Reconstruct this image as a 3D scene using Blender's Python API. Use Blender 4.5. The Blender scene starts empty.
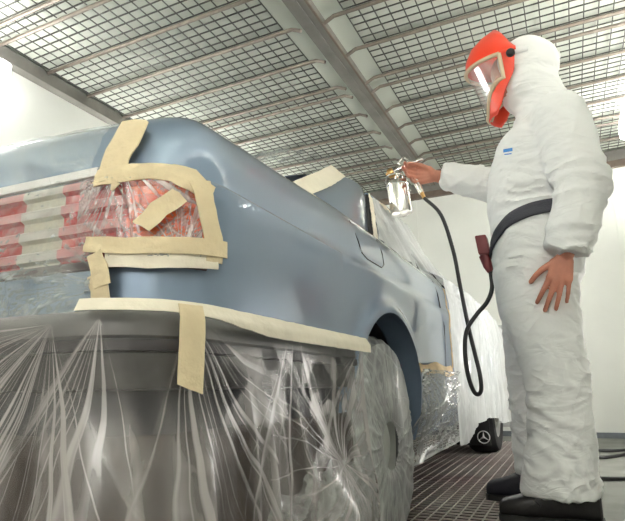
import bpy, bmesh, math, random
from mathutils import Vector, Matrix, noise
from mathutils.bvhtree import BVHTree
random.seed(7)
PI = math.pi
S = bpy.context.scene
C = S.collection

# ------------------------------------------------------------------ camera
F_PX = 538.0
CX, CY = 312.5, 260.5
RX = Vector((0.904, -0.113, -0.414)); RY = Vector((0.428, 0.201, 0.881))
RX.normalize(); RY = (RY - RX * RY.dot(RX)).normalized(); RZ = RX.cross(RY)
CAM = Vector((0, 0, 0.45))
cam = bpy.data.cameras.new('camera'); cam_ob = bpy.data.objects.new('camera', cam); C.objects.link(cam_ob)
cam.sensor_fit = 'HORIZONTAL'; cam.sensor_width = 36; cam.lens = F_PX * 36 / 625; cam.clip_start = 0.02
def cam_axes():
    right = Vector((RX[0], RY[0], RZ[0])); down = Vector((RX[1], RY[1], RZ[1])); fwd = Vector((RX[2], RY[2], RZ[2]))
    if down.z > 0:
        right, down, fwd = (Vector((v[0], v[1], -v[2])) for v in (right, down, fwd))
    return right, down, fwd
right, down, fwd = cam_axes()
m3 = Matrix((right, -down, -fwd)).transposed()
cam_ob.matrix_world = Matrix.Translation(CAM) @ m3.to_4x4()
S.camera = cam_ob
def ray(px, py): return (right * (px - CX) + down * (py - CY) + fwd * F_PX).normalized()
def on_x(px, py, x): d = ray(px, py); return CAM + d * ((x - CAM.x) / d.x)
def on_y(px, py, y): d = ray(px, py); return CAM + d * ((y - CAM.y) / d.y)

# ------------------------------------------------------------------ world, exposure
W = bpy.data.worlds.new('world'); S.world = W; W.use_nodes = True
W.node_tree.nodes['Background'].inputs[0].default_value = (0.9, 0.95, 1, 1)
W.node_tree.nodes['Background'].inputs[1].default_value = 0.3
S.view_settings.view_transform = 'Standard'; S.view_settings.look = 'None'
S.view_settings.gamma = 1; S.view_settings.use_curve_mapping = False
S.view_settings.exposure = 0.98
LAMP = 9.0; FILL_TROUGH = 26.0; STRIP = 22.0      # emission of wall lamps, added uplight troughs, strip lamps
try: S.cycles.transparent_max_bounces = 24
except Exception: pass

# ------------------------------------------------------------------ materials
def mat(name, col, rough=.5, metal=0, coat=0, spec=.5, noise_amt=0, noise_scale=20, bump=0, bump_scale=40, emit=0, col2=None, trans=0):
    m = bpy.data.materials.new(name); m.use_nodes = True
    nt = m.node_tree; b = nt.nodes['Principled BSDF']
    b.inputs['Base Color'].default_value = (*col, 1); b.inputs['Roughness'].default_value = rough
    b.inputs['Metallic'].default_value = metal; b.inputs['Coat Weight'].default_value = coat
    b.inputs['Coat Roughness'].default_value = .04
    b.inputs['Specular IOR Level'].default_value = spec
    b.inputs['Transmission Weight'].default_value = trans
    tc = nt.nodes.new('ShaderNodeTexCoord')
    if noise_amt or col2:
        n = nt.nodes.new('ShaderNodeTexNoise'); n.inputs['Scale'].default_value = noise_scale; n.inputs['Detail'].default_value = 5
        nt.links.new(tc.outputs['Object'], n.inputs['Vector'])
        r = nt.nodes.new('ShaderNodeValToRGB')
        c2 = col2 or tuple(c * (1 - noise_amt) for c in col)
        r.color_ramp.elements[0].color = (*c2, 1); r.color_ramp.elements[1].color = (*col, 1)
        r.color_ramp.elements[0].position = .32; r.color_ramp.elements[1].position = .62
        nt.links.new(n.outputs['Fac'], r.inputs[0]); nt.links.new(r.outputs[0], b.inputs['Base Color'])
    if bump:
        n2 = nt.nodes.new('ShaderNodeTexNoise'); n2.inputs['Scale'].default_value = bump_scale; n2.inputs['Detail'].default_value = 6
        nt.links.new(tc.outputs['Object'], n2.inputs['Vector'])
        bp = nt.nodes.new('ShaderNodeBump'); bp.inputs['Strength'].default_value = bump; bp.inputs['Distance'].default_value = .01
        nt.links.new(n2.outputs['Fac'], bp.inputs['Height']); nt.links.new(bp.outputs[0], b.inputs['Normal'])
    if emit:
        b.inputs['Emission Color'].default_value = (*col, 1); b.inputs['Emission Strength'].default_value = emit
    return m

def film_mat(name, col, base, fold_k=.6, patch=0., patch_scale=14, wr=.5, wr_scale=(18, 18, 18), gloss=.22, rough=.26, fans=(), fan_k=.6):
    """Thin clear plastic sheet: see-through where smooth and single, milky where it is folded or crumpled."""
    m = bpy.data.materials.new(name); m.use_nodes = True
    nt = m.node_tree; N = nt.nodes; L = nt.links; N.clear()
    out = N.new('ShaderNodeOutputMaterial')
    tc = N.new('ShaderNodeTexCoord')
    mp = N.new('ShaderNodeMapping'); mp.inputs['Scale'].default_value = wr_scale; L.new(tc.outputs['Object'], mp.inputs[0])
    n1 = N.new('ShaderNodeTexNoise'); n1.inputs['Scale'].default_value = 1; n1.inputs['Detail'].default_value = 4; n1.inputs['Distortion'].default_value = .8
    L.new(mp.outputs[0], n1.inputs['Vector'])
    # crease lines: |noise - .5| small
    a = N.new('ShaderNodeMath'); a.operation = 'SUBTRACT'; a.inputs[1].default_value = .5; L.new(n1.outputs['Fac'], a.inputs[0])
    ab = N.new('ShaderNodeMath'); ab.operation = 'ABSOLUTE'; L.new(a.outputs[0], ab.inputs[0])
    cr = N.new('ShaderNodeMapRange'); cr.inputs['From Min'].default_value = .0; cr.inputs['From Max'].default_value = .05
    cr.inputs['To Min'].default_value = 1; cr.inputs['To Max'].default_value = 0; L.new(ab.outputs[0], cr.inputs['Value'])
    at = N.new('ShaderNodeAttribute'); at.attribute_name = 'fold'
    np_ = N.new('ShaderNodeTexNoise'); np_.inputs['Scale'].default_value = patch_scale; np_.inputs['Detail'].default_value = 3; np_.inputs['Distortion'].default_value = .6
    L.new(tc.outputs['Object'], np_.inputs['Vector'])
    pr = N.new('ShaderNodeMapRange'); pr.inputs['From Min'].default_value = .47; pr.inputs['From Max'].default_value = .53
    pr.inputs['To Max'].default_value = patch; L.new(np_.outputs['Fac'], pr.inputs['Value'])
    def mul(x, k):
        q = N.new('ShaderNodeMath'); q.operation = 'MULTIPLY'; q.inputs[1].default_value = k; L.new(x, q.inputs[0]); return q.outputs[0]
    def add(x, y):
        q = N.new('ShaderNodeMath'); q.operation = 'ADD'; L.new(x, q.inputs[0]); L.new(y, q.inputs[1]); return q.outputs[0]
    fan_sum = None
    sa = N.new('ShaderNodeAttribute'); sa.attribute_name = 'st'
    sx = N.new('ShaderNodeSeparateXYZ'); L.new(sa.outputs['Vector'], sx.inputs[0])
    def op(kind, a, b=None, clamp=False):
        q = N.new('ShaderNodeMath'); q.operation = kind; q.use_clamp = clamp
        for i, v in enumerate((a, b)):
            if v is None: continue
            if isinstance(v, (int, float)): q.inputs[i].default_value = v
            else: L.new(v, q.inputs[i])
        return q.outputs[0]
    def mrange(v, a, b, c, d, smooth=True):
        q = N.new('ShaderNodeMapRange'); q.interpolation_type = 'SMOOTHSTEP' if smooth else 'LINEAR'
        for nm, val in (('From Min', a), ('From Max', b), ('To Min', c), ('To Max', d)): q.inputs[nm].default_value = val
        L.new(v, q.inputs['Value']); return q.outputs[0]
    for (s0, t0, fr, reach, sd, lo, hi) in fans:            # pleats pulled out of a gather point
        dx = op('SUBTRACT', sx.outputs[0], s0); dy = op('SUBTRACT', sx.outputs[1], t0)
        r = op('SQRT', op('ADD', op('MULTIPLY', dx, dx), op('MULTIPLY', dy, dy)))
        th = op('ARCTAN2', dx, dy)
        nr = N.new('ShaderNodeTexNoise'); nr.noise_dimensions = '2D'; nr.inputs['Scale'].default_value = 5; L.new(sa.outputs['Vector'], nr.inputs['Vector'])
        w = op('ADD', op('MULTIPLY', th, fr), op('ADD', op('MULTIPLY', nr.outputs['Fac'], 1.1), sd))
        nn = N.new('ShaderNodeTexNoise'); nn.noise_dimensions = '1D'; nn.inputs['Scale'].default_value = 1; nn.inputs['Detail'].default_value = 1; L.new(w, nn.inputs['W'])
        d = op('ABSOLUTE', op('SUBTRACT', nn.outputs['Fac'], .5))
        wide = mrange(r, .02, .3, .05, .022)
        line = op('SUBTRACT', 1, op('DIVIDE', d, wide), True)
        # each pleat runs its own length
        n3_ = N.new('ShaderNodeTexNoise'); n3_.noise_dimensions = '1D'; n3_.inputs['Scale'].default_value = .8; L.new(op('ADD', w, 31.7), n3_.inputs['W'])
        ln = op('MULTIPLY', op('ADD', n3_.outputs['Fac'], .25), reach * 1.6)
        fade = op('SUBTRACT', 1, op('DIVIDE', r, ln), True)
        v = op('MULTIPLY', line, op('POWER', fade, .5))
        v = op('MULTIPLY', v, op('MULTIPLY', mrange(th, lo - .2, lo, 0, 1), mrange(th, hi, hi + .2, 1, 0)))
        fan_sum = v if fan_sum is None else op('MAXIMUM', fan_sum, v)
    fac = add(add(mul(at.outputs['Fac'], fold_k), mul(cr.outputs[0], .22 * wr)), pr.outputs[0])
    if fan_sum is not None: fac = add(fac, mul(fan_sum, fan_k))
    q = N.new('ShaderNodeMath'); q.operation = 'ADD'; q.use_clamp = True; q.inputs[1].default_value = base; L.new(fac, q.inputs[0])
    mn = N.new('ShaderNodeMath'); mn.operation = 'MINIMUM'; mn.inputs[1].default_value = .93; L.new(q.outputs[0], mn.inputs[0])
    h = add(n1.outputs['Fac'], mul(cr.outputs[0], .06))
    if fan_sum is not None: h = add(h, mul(fan_sum, .8))
    bp = N.new('ShaderNodeBump'); bp.inputs['Strength'].default_value = wr * .45; bp.inputs['Distance'].default_value = .004; L.new(h, bp.inputs['Height'])
    tr = N.new('ShaderNodeBsdfTransparent'); tr.inputs[0].default_value = (.96, .96, .96, 1)
    df = N.new('ShaderNodeBsdfDiffuse'); df.inputs[0].default_value = (*col, 1); L.new(bp.outputs[0], df.inputs['Normal'])
    tl = N.new('ShaderNodeBsdfTranslucent'); tl.inputs[0].default_value = (*col, 1); L.new(bp.outputs[0], tl.inputs['Normal'])
    gl = N.new('ShaderNodeBsdfGlossy'); gl.inputs[0].default_value = (.95, .95, .95, 1); gl.inputs['Roughness'].default_value = rough; L.new(bp.outputs[0], gl.inputs['Normal'])
    m1 = N.new('ShaderNodeMixShader'); m1.inputs[0].default_value = .35; L.new(df.outputs[0], m1.inputs[1]); L.new(tl.outputs[0], m1.inputs[2])
    m2 = N.new('ShaderNodeMixShader'); m2.inputs[0].default_value = gloss; L.new(m1.outputs[0], m2.inputs[1]); L.new(gl.outputs[0], m2.inputs[2])
    m3_ = N.new('ShaderNodeMixShader'); L.new(mn.outputs[0], m3_.inputs[0]); L.new(tr.outputs[0], m3_.inputs[1]); L.new(m2.outputs[0], m3_.inputs[2])
    L.new(m3_.outputs[0], out.inputs[0])
    return m

M = {}
M['wall'] = mat('white_wall_paint', (.80, .81, .76), .6, noise_amt=.06, noise_scale=2.2)
M['ceil'] = mat('ceiling_filter_fleece', (.57, .60, .53), .9, noise_amt=.08, noise_scale=3)
M['wire'] = mat('grey_wire', (.06, .06, .052), .5, .3)
M['bar'] = mat('galvanised_bar', (.20, .17, .14), .45, .5, noise_amt=.3)
M['beam'] = mat('grey_beam', (.22, .21, .19), .5, .3, noise_amt=.25, noise_scale=6)
M['rail_brown'] = mat('brown_rail', (.17, .13, .10), .5, .2, noise_amt=.2)
M['concrete'] = mat('concrete', (.22, .225, .20), .7, noise_amt=.25, noise_scale=5, bump=.15)
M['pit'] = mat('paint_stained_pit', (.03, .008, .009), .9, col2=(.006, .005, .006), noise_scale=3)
M['grate'] = mat('grate_steel', (.50, .46, .43), .55, .2, noise_scale=2.5, col2=(.36, .27, .26))
M['base'] = mat('grey_baseboard', (.16, .18, .20), .5, noise_amt=.2)
M['housing'] = mat('lamp_housing', (.75, .75, .72), .4)
M['lamp'] = mat('lamp_diffuser', (1.0, .99, .97), .5, emit=LAMP)
M['trough'] = mat('fill_trough_diffuser', (1.0, .99, .97), .5, emit=FILL_TROUGH)
M['strip'] = mat('strip_diffuser', (1.0, .97, .92), .5, emit=STRIP)
M['paint'] = mat('blue_grey_metallic_paint', (.205, .275, .385), .30, .35, coat=1.0, spec=.5)
M['dark_paint'] = M['paint']
M['rubber'] = mat('black_rubber', (.015, .015, .017), .6, noise_amt=.2)
M['well'] = mat('wheel_well_black', (.008, .008, .02), .7)
M['bumper'] = mat('grey_bumper_plastic', (.17, .165, .165), .4, noise_amt=.12, noise_scale=8)
M['bumper_low'] = mat('dark_bumper_plastic', (.075, .07, .07), .45, noise_amt=.2, noise_scale=8)
M['bumper_strip'] = mat('bumper_rubber_strip', (.05, .045, .05), .5)
M['valance'] = mat('dark_valance', (.012, .011, .018), .6)
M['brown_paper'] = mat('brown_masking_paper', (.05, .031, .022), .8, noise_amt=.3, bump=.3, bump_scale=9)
M['chrome'] = mat('chrome', (.8, .8, .8), .12, 1.0)
M['white_trim'] = mat('white_trim', (.85, .83, .82), .4)
M['tape'] = mat('cream_masking_tape', (.80, .66, .43), .75, noise_amt=.12, noise_scale=14, bump=.5, bump_scale=38)
M['tape_pale'] = mat('pale_masking_tape', (.88, .80, .66), .75, noise_amt=.06, noise_scale=14, bump=.4, bump_scale=38)
M['tape_tan'] = mat('tan_masking_tape', (.62, .46, .27), .75, noise_amt=.2, noise_scale=14, bump=.5, bump_scale=30)
M['red_lens'] = mat('red_lens', (.48, .006, .012), .18, coat=.6)
M['red_rib'] = mat('frosted_red_rib', (.60, .26, .26), .45)
M['clear_lens'] = mat('clear_lens', (.66, .62, .50), .3, coat=.4, noise_amt=.15, noise_scale=120)
M['clear_rib'] = mat('frosted_clear_rib', (.60, .56, .52), .45)
M['orange_lens'] = mat('orange_lens', (.85, .13, .01), .2, coat=.6)
M['orange_rib'] = mat('frosted_orange_rib', (.72, .10, .04), .4)
M['lamp_house'] = mat('tail_lamp_housing', (.10, .06, .06), .5)
M['glass'] = mat('dark_glass', (.03, .045, .05), .05, coat=.5)
M['rim'] = mat('wheel_steel', (.42, .42, .40), .4, .6)
M['hub'] = mat('hub_cap_grey', (.40, .41, .38), .45, .2)
M['emblem'] = mat('emblem_silver', (.75, .75, .75), .35, .4)
def suit_mat():
    m = mat('white_coverall_fabric', (.88, .88, .87), .7); nt = m.node_tree; N = nt.nodes; L = nt.links
    tc = N.new('ShaderNodeTexCoord'); prev = None
    for sc_, k_ in (((4, 4, 8), 1.0), ((11, 11, 17), .3)):       # crumpled paper-like creases
        mp = N.new('ShaderNodeMapping'); mp.inputs['Scale'].default_value = sc_; mp.inputs['Rotation'].default_value = (.3, .55, .2); L.new(tc.outputs['Object'], mp.inputs[0])
        n = N.new('ShaderNodeTexNoise'); n.inputs['Scale'].default_value = 1; n.inputs['Detail'].default_value = 2; n.inputs['Distortion'].default_value = .9; L.new(mp.outputs[0], n.inputs['Vector'])
        a = N.new('ShaderNodeMath'); a.operation = 'SUBTRACT'; a.inputs[1].default_value = .5; L.new(n.outputs['Fac'], a.inputs[0])
        b = N.new('ShaderNodeMath'); b.operation = 'ABSOLUTE'; L.new(a.outputs[0], b.inputs[0])
        c = N.new('ShaderNodeMath'); c.operation = 'MULTIPLY'; c.inputs[1].default_value = -k_; L.new(b.outputs[0], c.inputs[0])
        if prev is None: prev = c.outputs[0]
        else:
            d = N.new('ShaderNodeMath'); d.operation = 'ADD'; L.new(prev, d.inputs[0]); L.new(c.outputs[0], d.inputs[1]); prev = d.outputs[0]
    bp = N.new('ShaderNodeBump'); bp.inputs['Strength'].default_value = .75; bp.inputs['Distance'].default_value = .034
    L.new(prev, bp.inputs['Height']); L.new(bp.outputs[0], N['Principled BSDF'].inputs['Normal'])
    return m
M['suit'] = suit_mat()
M['skin'] = mat('skin', (.62, .25, .17), .5, noise_amt=.18, noise_scale=22)
M['red_shield'] = mat('red_face_shield_plastic', (.80, .055, .02), .35, coat=.3)
M['beige'] = mat('beige_frame', (.62, .50, .34), .5)
M['belt'] = mat('dark_webbing', (.055, .055, .07), .7, bump=.3, bump_scale=200)
M['dark_red'] = mat('dark_red_plastic', (.17, .025, .03), .5)
M['boot'] = mat('black_leather', (.02, .018, .018), .28, coat=.25, bump=.15, bump_scale=60)
M['boot_navy'] = mat('black_suede', (.012, .012, .02), .6, bump=.2, bump_scale=60)
M['sole'] = mat('black_sole', (.012, .012, .012), .7)
M['hose'] = mat('black_hose', (.015, .015, .016), .4)
M['brass'] = mat('brass', (.6, .36, .14), .3, 1.0)
M['gun'] = mat('polished_aluminium', (.72, .70, .66), .16, 1.0)
M['blue'] = mat('blue_print', (.05, .25, .65), .6)
M['white_plastic'] = mat('white_plastic', (.8, .8, .8), .4)

DS1 = .79 + .12 * PI / 2
DRAPE_FANS = ((.775, .022, 9, .34, 1., -1.5, .35), (.84, .016, 6, .20, 12., -.5, .2), (DS1 - .04, .012, 7, .30, 23., -.12, 1.1), (DS1 + .595, .02, 6, .36, 37., -1.1, .05), (DS1 + .42, .25, 4, .22, 49., -3.2, 3.2), (.55, .0, 7, .38, 58., -1.5, .3), (DS1 + .25, -.02, 5, .3, 71., -.5, .5))
BOOT_FANS = ((.74, .60, 6, .16, 2., -3.1, 0.), (.42, .62, 5, .10, 14., -3.2, 3.2), (.74, .775, 6, .09, 27., -3.2, 3.2))
LIGHT_FANS = ((.775, .79, 4, .10, 3., -3.2, 3.2), (.86, .64, 4, .08, 17., -3.2, 3.2))
WHEEL_FANS = ((1.36, .56, 6, .4, 3., -3.2, 3.2), (1.62, .64, 5, .34, 15., -3.2, 3.2), (1.5, .0, 6, .3, 28., -3.2, 3.2))
M['film_clear'] = film_mat('clear_film', (.78, .78, .78), .14, .6, .10, 10, .5, (20, 20, 20), fans=LIGHT_FANS, fan_k=.6)
M['film_trunk'] = film_mat('boot_film', (.74, .80, .80), .03, .6, .05, 6, .28, (22, 22, 14), gloss=.3, fans=BOOT_FANS, fan_k=.22)
M['film_drape'] = film_mat('drape_film', (.60, .55, .55), .02, .9, .035, 16, .25, (13, 13, 6), fans=DRAPE_FANS, fan_k=.75)
M['film_wheel'] = film_mat('wheel_film', (.76, .77, .77), .48, .4, .10, 9, .6, (10, 10, 5), gloss=.3, fans=WHEEL_FANS, fan_k=.4)
M['film_side'] = film_mat('side_film', (.93, .96, .95), .66, .3, .08, 5, .35, (7, 7, 3.5), gloss=.35)
M['film_sill'] = film_mat('sill_film', (.72, .74, .72), .35, .6, .2, 8, .8, (11, 11, 11), gloss=.45)

# clear visor: see-through sheet with gloss
def visor_mat():
    m = bpy.data.materials.new('clear_visor'); m.use_nodes = True; nt = m.node_tree; N = nt.nodes; L = nt.links; N.clear()
    out = N.new('ShaderNodeOutputMaterial'); tr = N.new('ShaderNodeBsdfTransparent'); tr.inputs[0].default_value = (.88, .88, .88, 1)
    df = N.new('ShaderNodeBsdfDiffuse'); df.inputs[0].default_value = (.8, .8, .8, 1)
    gl = N.new('ShaderNodeBsdfGlossy'); gl.inputs['Roughness'].default_value = .12
    mx = N.new('ShaderNodeMixShader'); mx.inputs[0].default_value = .5; L.new(df.outputs[0], mx.inputs[1]); L.new(gl.outputs[0], mx.inputs[2])
    m2 = N.new('ShaderNodeMixShader'); m2.inputs[0].default_value = .30; L.new(tr.outputs[0], m2.inputs[1]); L.new(mx.outputs[0], m2.inputs[2]); L.new(m2.outputs[0], out.inputs[0])
    return m
M['visor'] = visor_mat()

# ------------------------------------------------------------------ helpers
def obj(name, bm, m, parent=None, smooth=True, recalc=True):
    me = bpy.data.meshes.new(name)
    if recalc: bmesh.ops.recalc_face_normals(bm, faces=bm.faces)
    bm.to_mesh(me); bm.free()
    for x in (m if isinstance(m, (list, tuple)) else [m]): me.materials.append(x)
    if smooth:
        for p in me.polygons: p.use_smooth = True
        try: me.set_sharp_from_angle(angle=math.radians(38))
        except Exception: pass
    o = bpy.data.objects.new(name, me); C.objects.link(o)
    if parent: o.parent = parent
    return o
def put(o, parent):          # parent while keeping world coordinates
    o.parent = parent; o.matrix_parent_inverse = Matrix.Translation(-parent.location)
    return o
def part(name, bm, m, parent, smooth=True, label=None):
    o = obj(name, bm, m, None, smooth)
    o.parent = parent
    root = parent
    while root.parent: root = root.parent
    if parent is root and root.type == 'EMPTY': o.matrix_parent_inverse = Matrix.Translation(-root.location)
    if label: o['label'] = label
    return o
def tag(o, label, cat, group=None, kind=None):
    o['label'] = label; o['category'] = cat
    if group: o['group'] = group
    if kind: o['kind'] = kind
    return o
def thing(name, label, cat, loc, group=None):
    o = bpy.data.objects.new(name, None); C.objects.link(o); o.location = loc; o.empty_display_size = .05
    return tag(o, label, cat, group)
def struct(name, bm, m, smooth=False):
    o = obj(name, bm, m, None, smooth); o['kind'] = 'structure'; return o
def box(bm, x0, x1, y0, y1, z0, z1):
    v = [bm.verts.new((x, y, z)) for x in (x0, x1) for y in (y0, y1) for z in (z0, z1)]
    for f in ((0, 1, 3, 2), (4, 6, 7, 5), (0, 4, 5, 1), (2, 3, 7, 6), (0, 2, 6, 4), (1, 5, 7, 3)):
        bm.faces.new([v[i] for i in f])
    return v
def new(): return bmesh.new()
def boxbm(*a, bev=0):
    bm = new(); box(bm, *a)
    if bev: bmesh.ops.bevel(bm, geom=bm.edges[:], offset=bev, segments=2, profile=.5, affect='EDGES')
    return bm
def grid(bm, P, wrap_u=False, mat_index=None):
    """P[i][j] of points -> quads."""
    V = [[bm.verts.new(p) for p in row] for row in P]
    n = len(V); k = len(V[0])
    for i in range(n if wrap_u else n - 1):
        for j in range(k - 1):
            a, b, c, d = V[i][j], V[(i + 1) % n][j], V[(i + 1) % n][j + 1], V[i][j + 1]
            try:
                f = bm.faces.new((a, b, c, d))
                if mat_index is not None: f.material_index = mat_index
            except ValueError: pass
    return V
def frame(t):
    t = t.normalized(); u = Vector((0, 0, 1)).cross(t)
    if u.length < 1e-3: u = Vector((1, 0, 0)).cross(t)
    u.normalize(); return u, t.cross(u)
def catmull(pts, per=8):
    pts = [Vector(p) for p in pts]; out = []
    P = [pts[0] * 2 - pts[1]] + pts + [pts[-1] * 2 - pts[-2]]
    for i in range(1, len(P) - 2):
        for k in range(per):
            t = k / per
            out.append(.5 * ((2 * P[i]) + (P[i + 1] - P[i - 1]) * t + (2 * P[i - 1] - 5 * P[i] + 4 * P[i + 1] - P[i + 2]) * t * t + (3 * P[i] - P[i - 1] - 3 * P[i + 1] + P[i + 2]) * t ** 3))
    out.append(pts[-1]); return out
def tube(bm, pts, r, seg=10, caps=True):
    pts = [Vector(p) for p in pts]; n = len(pts)
    rs = r if isinstance(r, (list, tuple)) else [r] * n
    rings = []; u = None
    for i, p in enumerate(pts):
        t = (pts[min(i + 1, n - 1)] - pts[max(i - 1, 0)]).normalized()
        if u is None: u, w = frame(t)
        else:
            u = (u - t * u.dot(t)).normalized(); w = t.cross(u)
        rings.append([bm.verts.new(p + (u * math.cos(2 * PI * k / seg) + w * math.sin(2 * PI * k / seg)) * rs[i]) for k in range(seg)])
    for i in range(n - 1):
        for k in range(seg):
            bm.faces.new((rings[i][k], rings[i][(k + 1) % seg], rings[i + 1][(k + 1) % seg], rings[i + 1][k]))
    if caps:
        bm.faces.new(rings[0][::-1]); bm.faces.new(rings[-1])
def lathe(bm, prof, o, axis, seg=40):
    """prof: (radius, offset along axis)."""
    o = Vector(o); a = Vector(axis).normalized(); u, w = frame(a)
    P = [[o + a * h + (u * math.cos(2 * PI * k / seg) + w * math.sin(2 * PI * k / seg)) * max(r, 1e-4) for (r, h) in prof] for k in range(seg)]
    grid(bm, P, True)
def ellipsoid(bm, c, r, rot=None, seg=20, rings=12):
    m = Matrix.Translation(Vector(c)) @ (rot.to_4x4() if rot else Matrix()) @ Matrix.Diagonal((*r, 1))
    bmesh.ops.create_uvsphere(bm, u_segments=seg, v_segments=rings, radius=1, matrix=m)
def capsule(bm, a, b, ra, rb, seg=14):
    a = Vector(a); b = Vector(b); t = (b - a).normalized()
    pts = []; rs = []
    for k in range(5):
        th = PI / 2 * (1 - k / 4); pts.append(a - t * ra * math.sin(th)); rs.append(max(ra * math.cos(th), ra * .05))
    for k in range(5):
        th = PI / 2 * k / 4; pts.append(b + t * rb * math.sin(th)); rs.append(max(rb * math.cos(th), rb * .05))
    tube(bm, pts, rs, seg)
def loft(bm, secs, seg=28):
    """secs: (cx, cy, cz, rx, ry) horizontal ellipses, bottom to top, capped."""
    R = []
    for (x, y, z, a, b) in secs:
        R.append([bm.verts.new((x + a * math.cos(2 * PI * k / seg), y + b * math.sin(2 * PI * k / seg), z)) for k in range(seg)])
    for i in range(len(R) - 1):
        for k in range(seg): bm.faces.new((R[i][k], R[i][(k + 1) % seg], R[i + 1][(k + 1) % seg], R[i + 1][k]))
    bm.faces.new(R[0][::-1]); bm.faces.new(R[-1])
def voxel(bm, size, smooth_it=4, fac=.5):
    """union of the closed shells in bm as one continuous surface."""
    bmesh.ops.recalc_face_normals(bm, faces=bm.faces)
    me = bpy.data.meshes.new('tmp'); bm.to_mesh(me); bm.free()
    o = bpy.data.objects.new('tmp', me); C.objects.link(o)
    r = o.modifiers.new('r', 'REMESH'); r.mode = 'VOXEL'; r.voxel_size = size
    s = o.modifiers.new('s', 'SMOOTH'); s.factor = fac; s.iterations = smooth_it
    dg = bpy.context.evaluated_depsgraph_get()
    me2 = bpy.data.meshes.new_from_object(o.evaluated_get(dg))
    out = new(); out.from_mesh(me2)
    bpy.data.objects.remove(o); bpy.data.meshes.remove(me); bpy.data.meshes.remove(me2)
    return out
def n1(x, seed=0.): return noise.noise(Vector((x, seed, seed * .37 + 1.3)))
def n3(v): return noise.noise(Vector(v))
def ridge(x, seed=0., p=5): return max(0., 1 - 2.6 * abs(n1(x, seed))) ** p
def sstep(a, b, x):
    t = max(0., min(1., (x - a) / (b - a))); return t * t * (3 - 2 * t)
def lerp(a, b, t): return a + (b - a) * t
def interp(x, xs, ys):
    if x <= xs[0]: return ys[0]
    for i in range(len(xs) - 1):
        if x <= xs[i + 1]: return lerp(ys[i], ys[i + 1], (x - xs[i]) / (xs[i + 1] - xs[i]))
    return ys[-1]

# ------------------------------------------------------------------ room
XL, XR, YB, YF, H = -2.95, .73, -2.6, 5.3, 2.49
GX0, GX1, GY0, GY1 = -2.45, -.265, -2.2, 4.85     # grated pit
bm = new()
box(bm, GX1, XR, YB, YF, -.3, 0); box(bm, XL, GX0, YB, YF, -.3, 0)
box(bm, GX0, GX1, GY1, YF, -.3, 0); box(bm, GX0, GX1, YB, GY0, -.3, 0)
floor = struct('floor', bm, M['concrete'])
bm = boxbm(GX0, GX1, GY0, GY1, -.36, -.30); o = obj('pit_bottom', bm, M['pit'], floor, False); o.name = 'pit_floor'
struct('ceiling', boxbm(XL, XR, YB, YF, H + .02, H + .1), M['ceil'])
struct('wall_left', boxbm(XL - .1, XL, YB, YF, -.3, H + .1), M['wall'])
struct('wall_right', boxbm(XR, XR + .1, YB, YF, -.3, H + .1), M['wall'])
struct('wall_front', boxbm(XL, XR, YF, YF + .1, -.3, H + .1), M['wall'])
struct('wall_back', boxbm(XL, XR, YB - .1, YB, -.3, H + .1), M['wall'])
struct('baseboard_front', boxbm(XL, XR, YF - .02, YF, 0, .045), M['base'])
struct('baseboard_left', boxbm(XL, XL + .02, YB, YF - .02, 0, .045), M['base'])
struct('trim_1', boxbm(XL, XR, YF - .06, YF, 2.40, H), M['beam'])
struct('trim_2', boxbm(XL, XR, YF - .045, YF, 2.34, 2.40), M['rail_brown'])
struct('trim_3', boxbm(XL, XL + .07, YB, YF - .06, 2.405, H), M['beam'])
struct('trim_4', boxbm(XR - .05, XR, YB, YF - .06, 2.42, H), M['beam'])
k = 5
for y in (-.9, .35, 1.6, 2.85, 4.1):
    struct('trim_%d' % k, boxbm(XL, XL + .006, y, y + .025, .045, 2.405), M['wall']); k += 1
for x in (-2.2, -1.3, -.40, .50):
    struct('trim_%d' % k, boxbm(x, x + .022, YF - .006, YF, .045, 2.34), M['wall']); k += 1

# floor grate (one welded grid)
bm = new()
x = GX0
while x < GX1 + .001:
    box(bm, x - .0026, x + .0026, GY0, GY1, -.0022, 0); x += .045
y = GY0
while y < GY1 + .001:
    box(bm, GX0, GX1, y - .0026, y + .0026, -.0050, -.0002); y += .045
tag(obj('floor_grate', bm, M['grate'], None, False), 'steel grid grating sunk in the floor under the car', 'grate')

# ceiling: beam, wire mesh panels, retaining bars
bm = new(); box(bm, -1.175, -1.06, YB, YF - .06, H - .035, H + .02)
t = obj('ceiling_beam', bm, M['beam'], None, False); tag(t, 'grey steel beam running lengthwise down the middle of the ceiling', 'beam')
bm = new(); box(bm, -1.066, -1.054, YB, YF - .06, H - .04, H - .03); part('beam_edge', bm, M['rail_brown'], t, False)
bm = new(); box(bm, -1.125, -1.105, YB, YF - .06, H - .041, H - .034); part('beam_rib', bm, M['beam'], t, False)
BARS = [.19, .31, .64, .97, 1.31, 1.655, 1.775, 2.106, 2.43, 2.77, 3.12, 3.245, 3.55, 3.87, 4.18, 4.48, 4.61, 4.93]
ORD = ['', 'first', 'second', 'third', 'fourth', 'fifth', 'sixth', 'seventh', 'eighth', 'ninth', 'tenth', 'eleventh', 'twelfth', 'thirteenth', 'fourteenth', 'fifteenth', 'sixteenth', 'seventeenth', 'eighteenth', 'nineteenth', 'twentieth']
SIDES = [('left', -2.87, -1.19, -2.84, -1.30), ('right', -1.045, .68, -.92, .66)]
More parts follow.
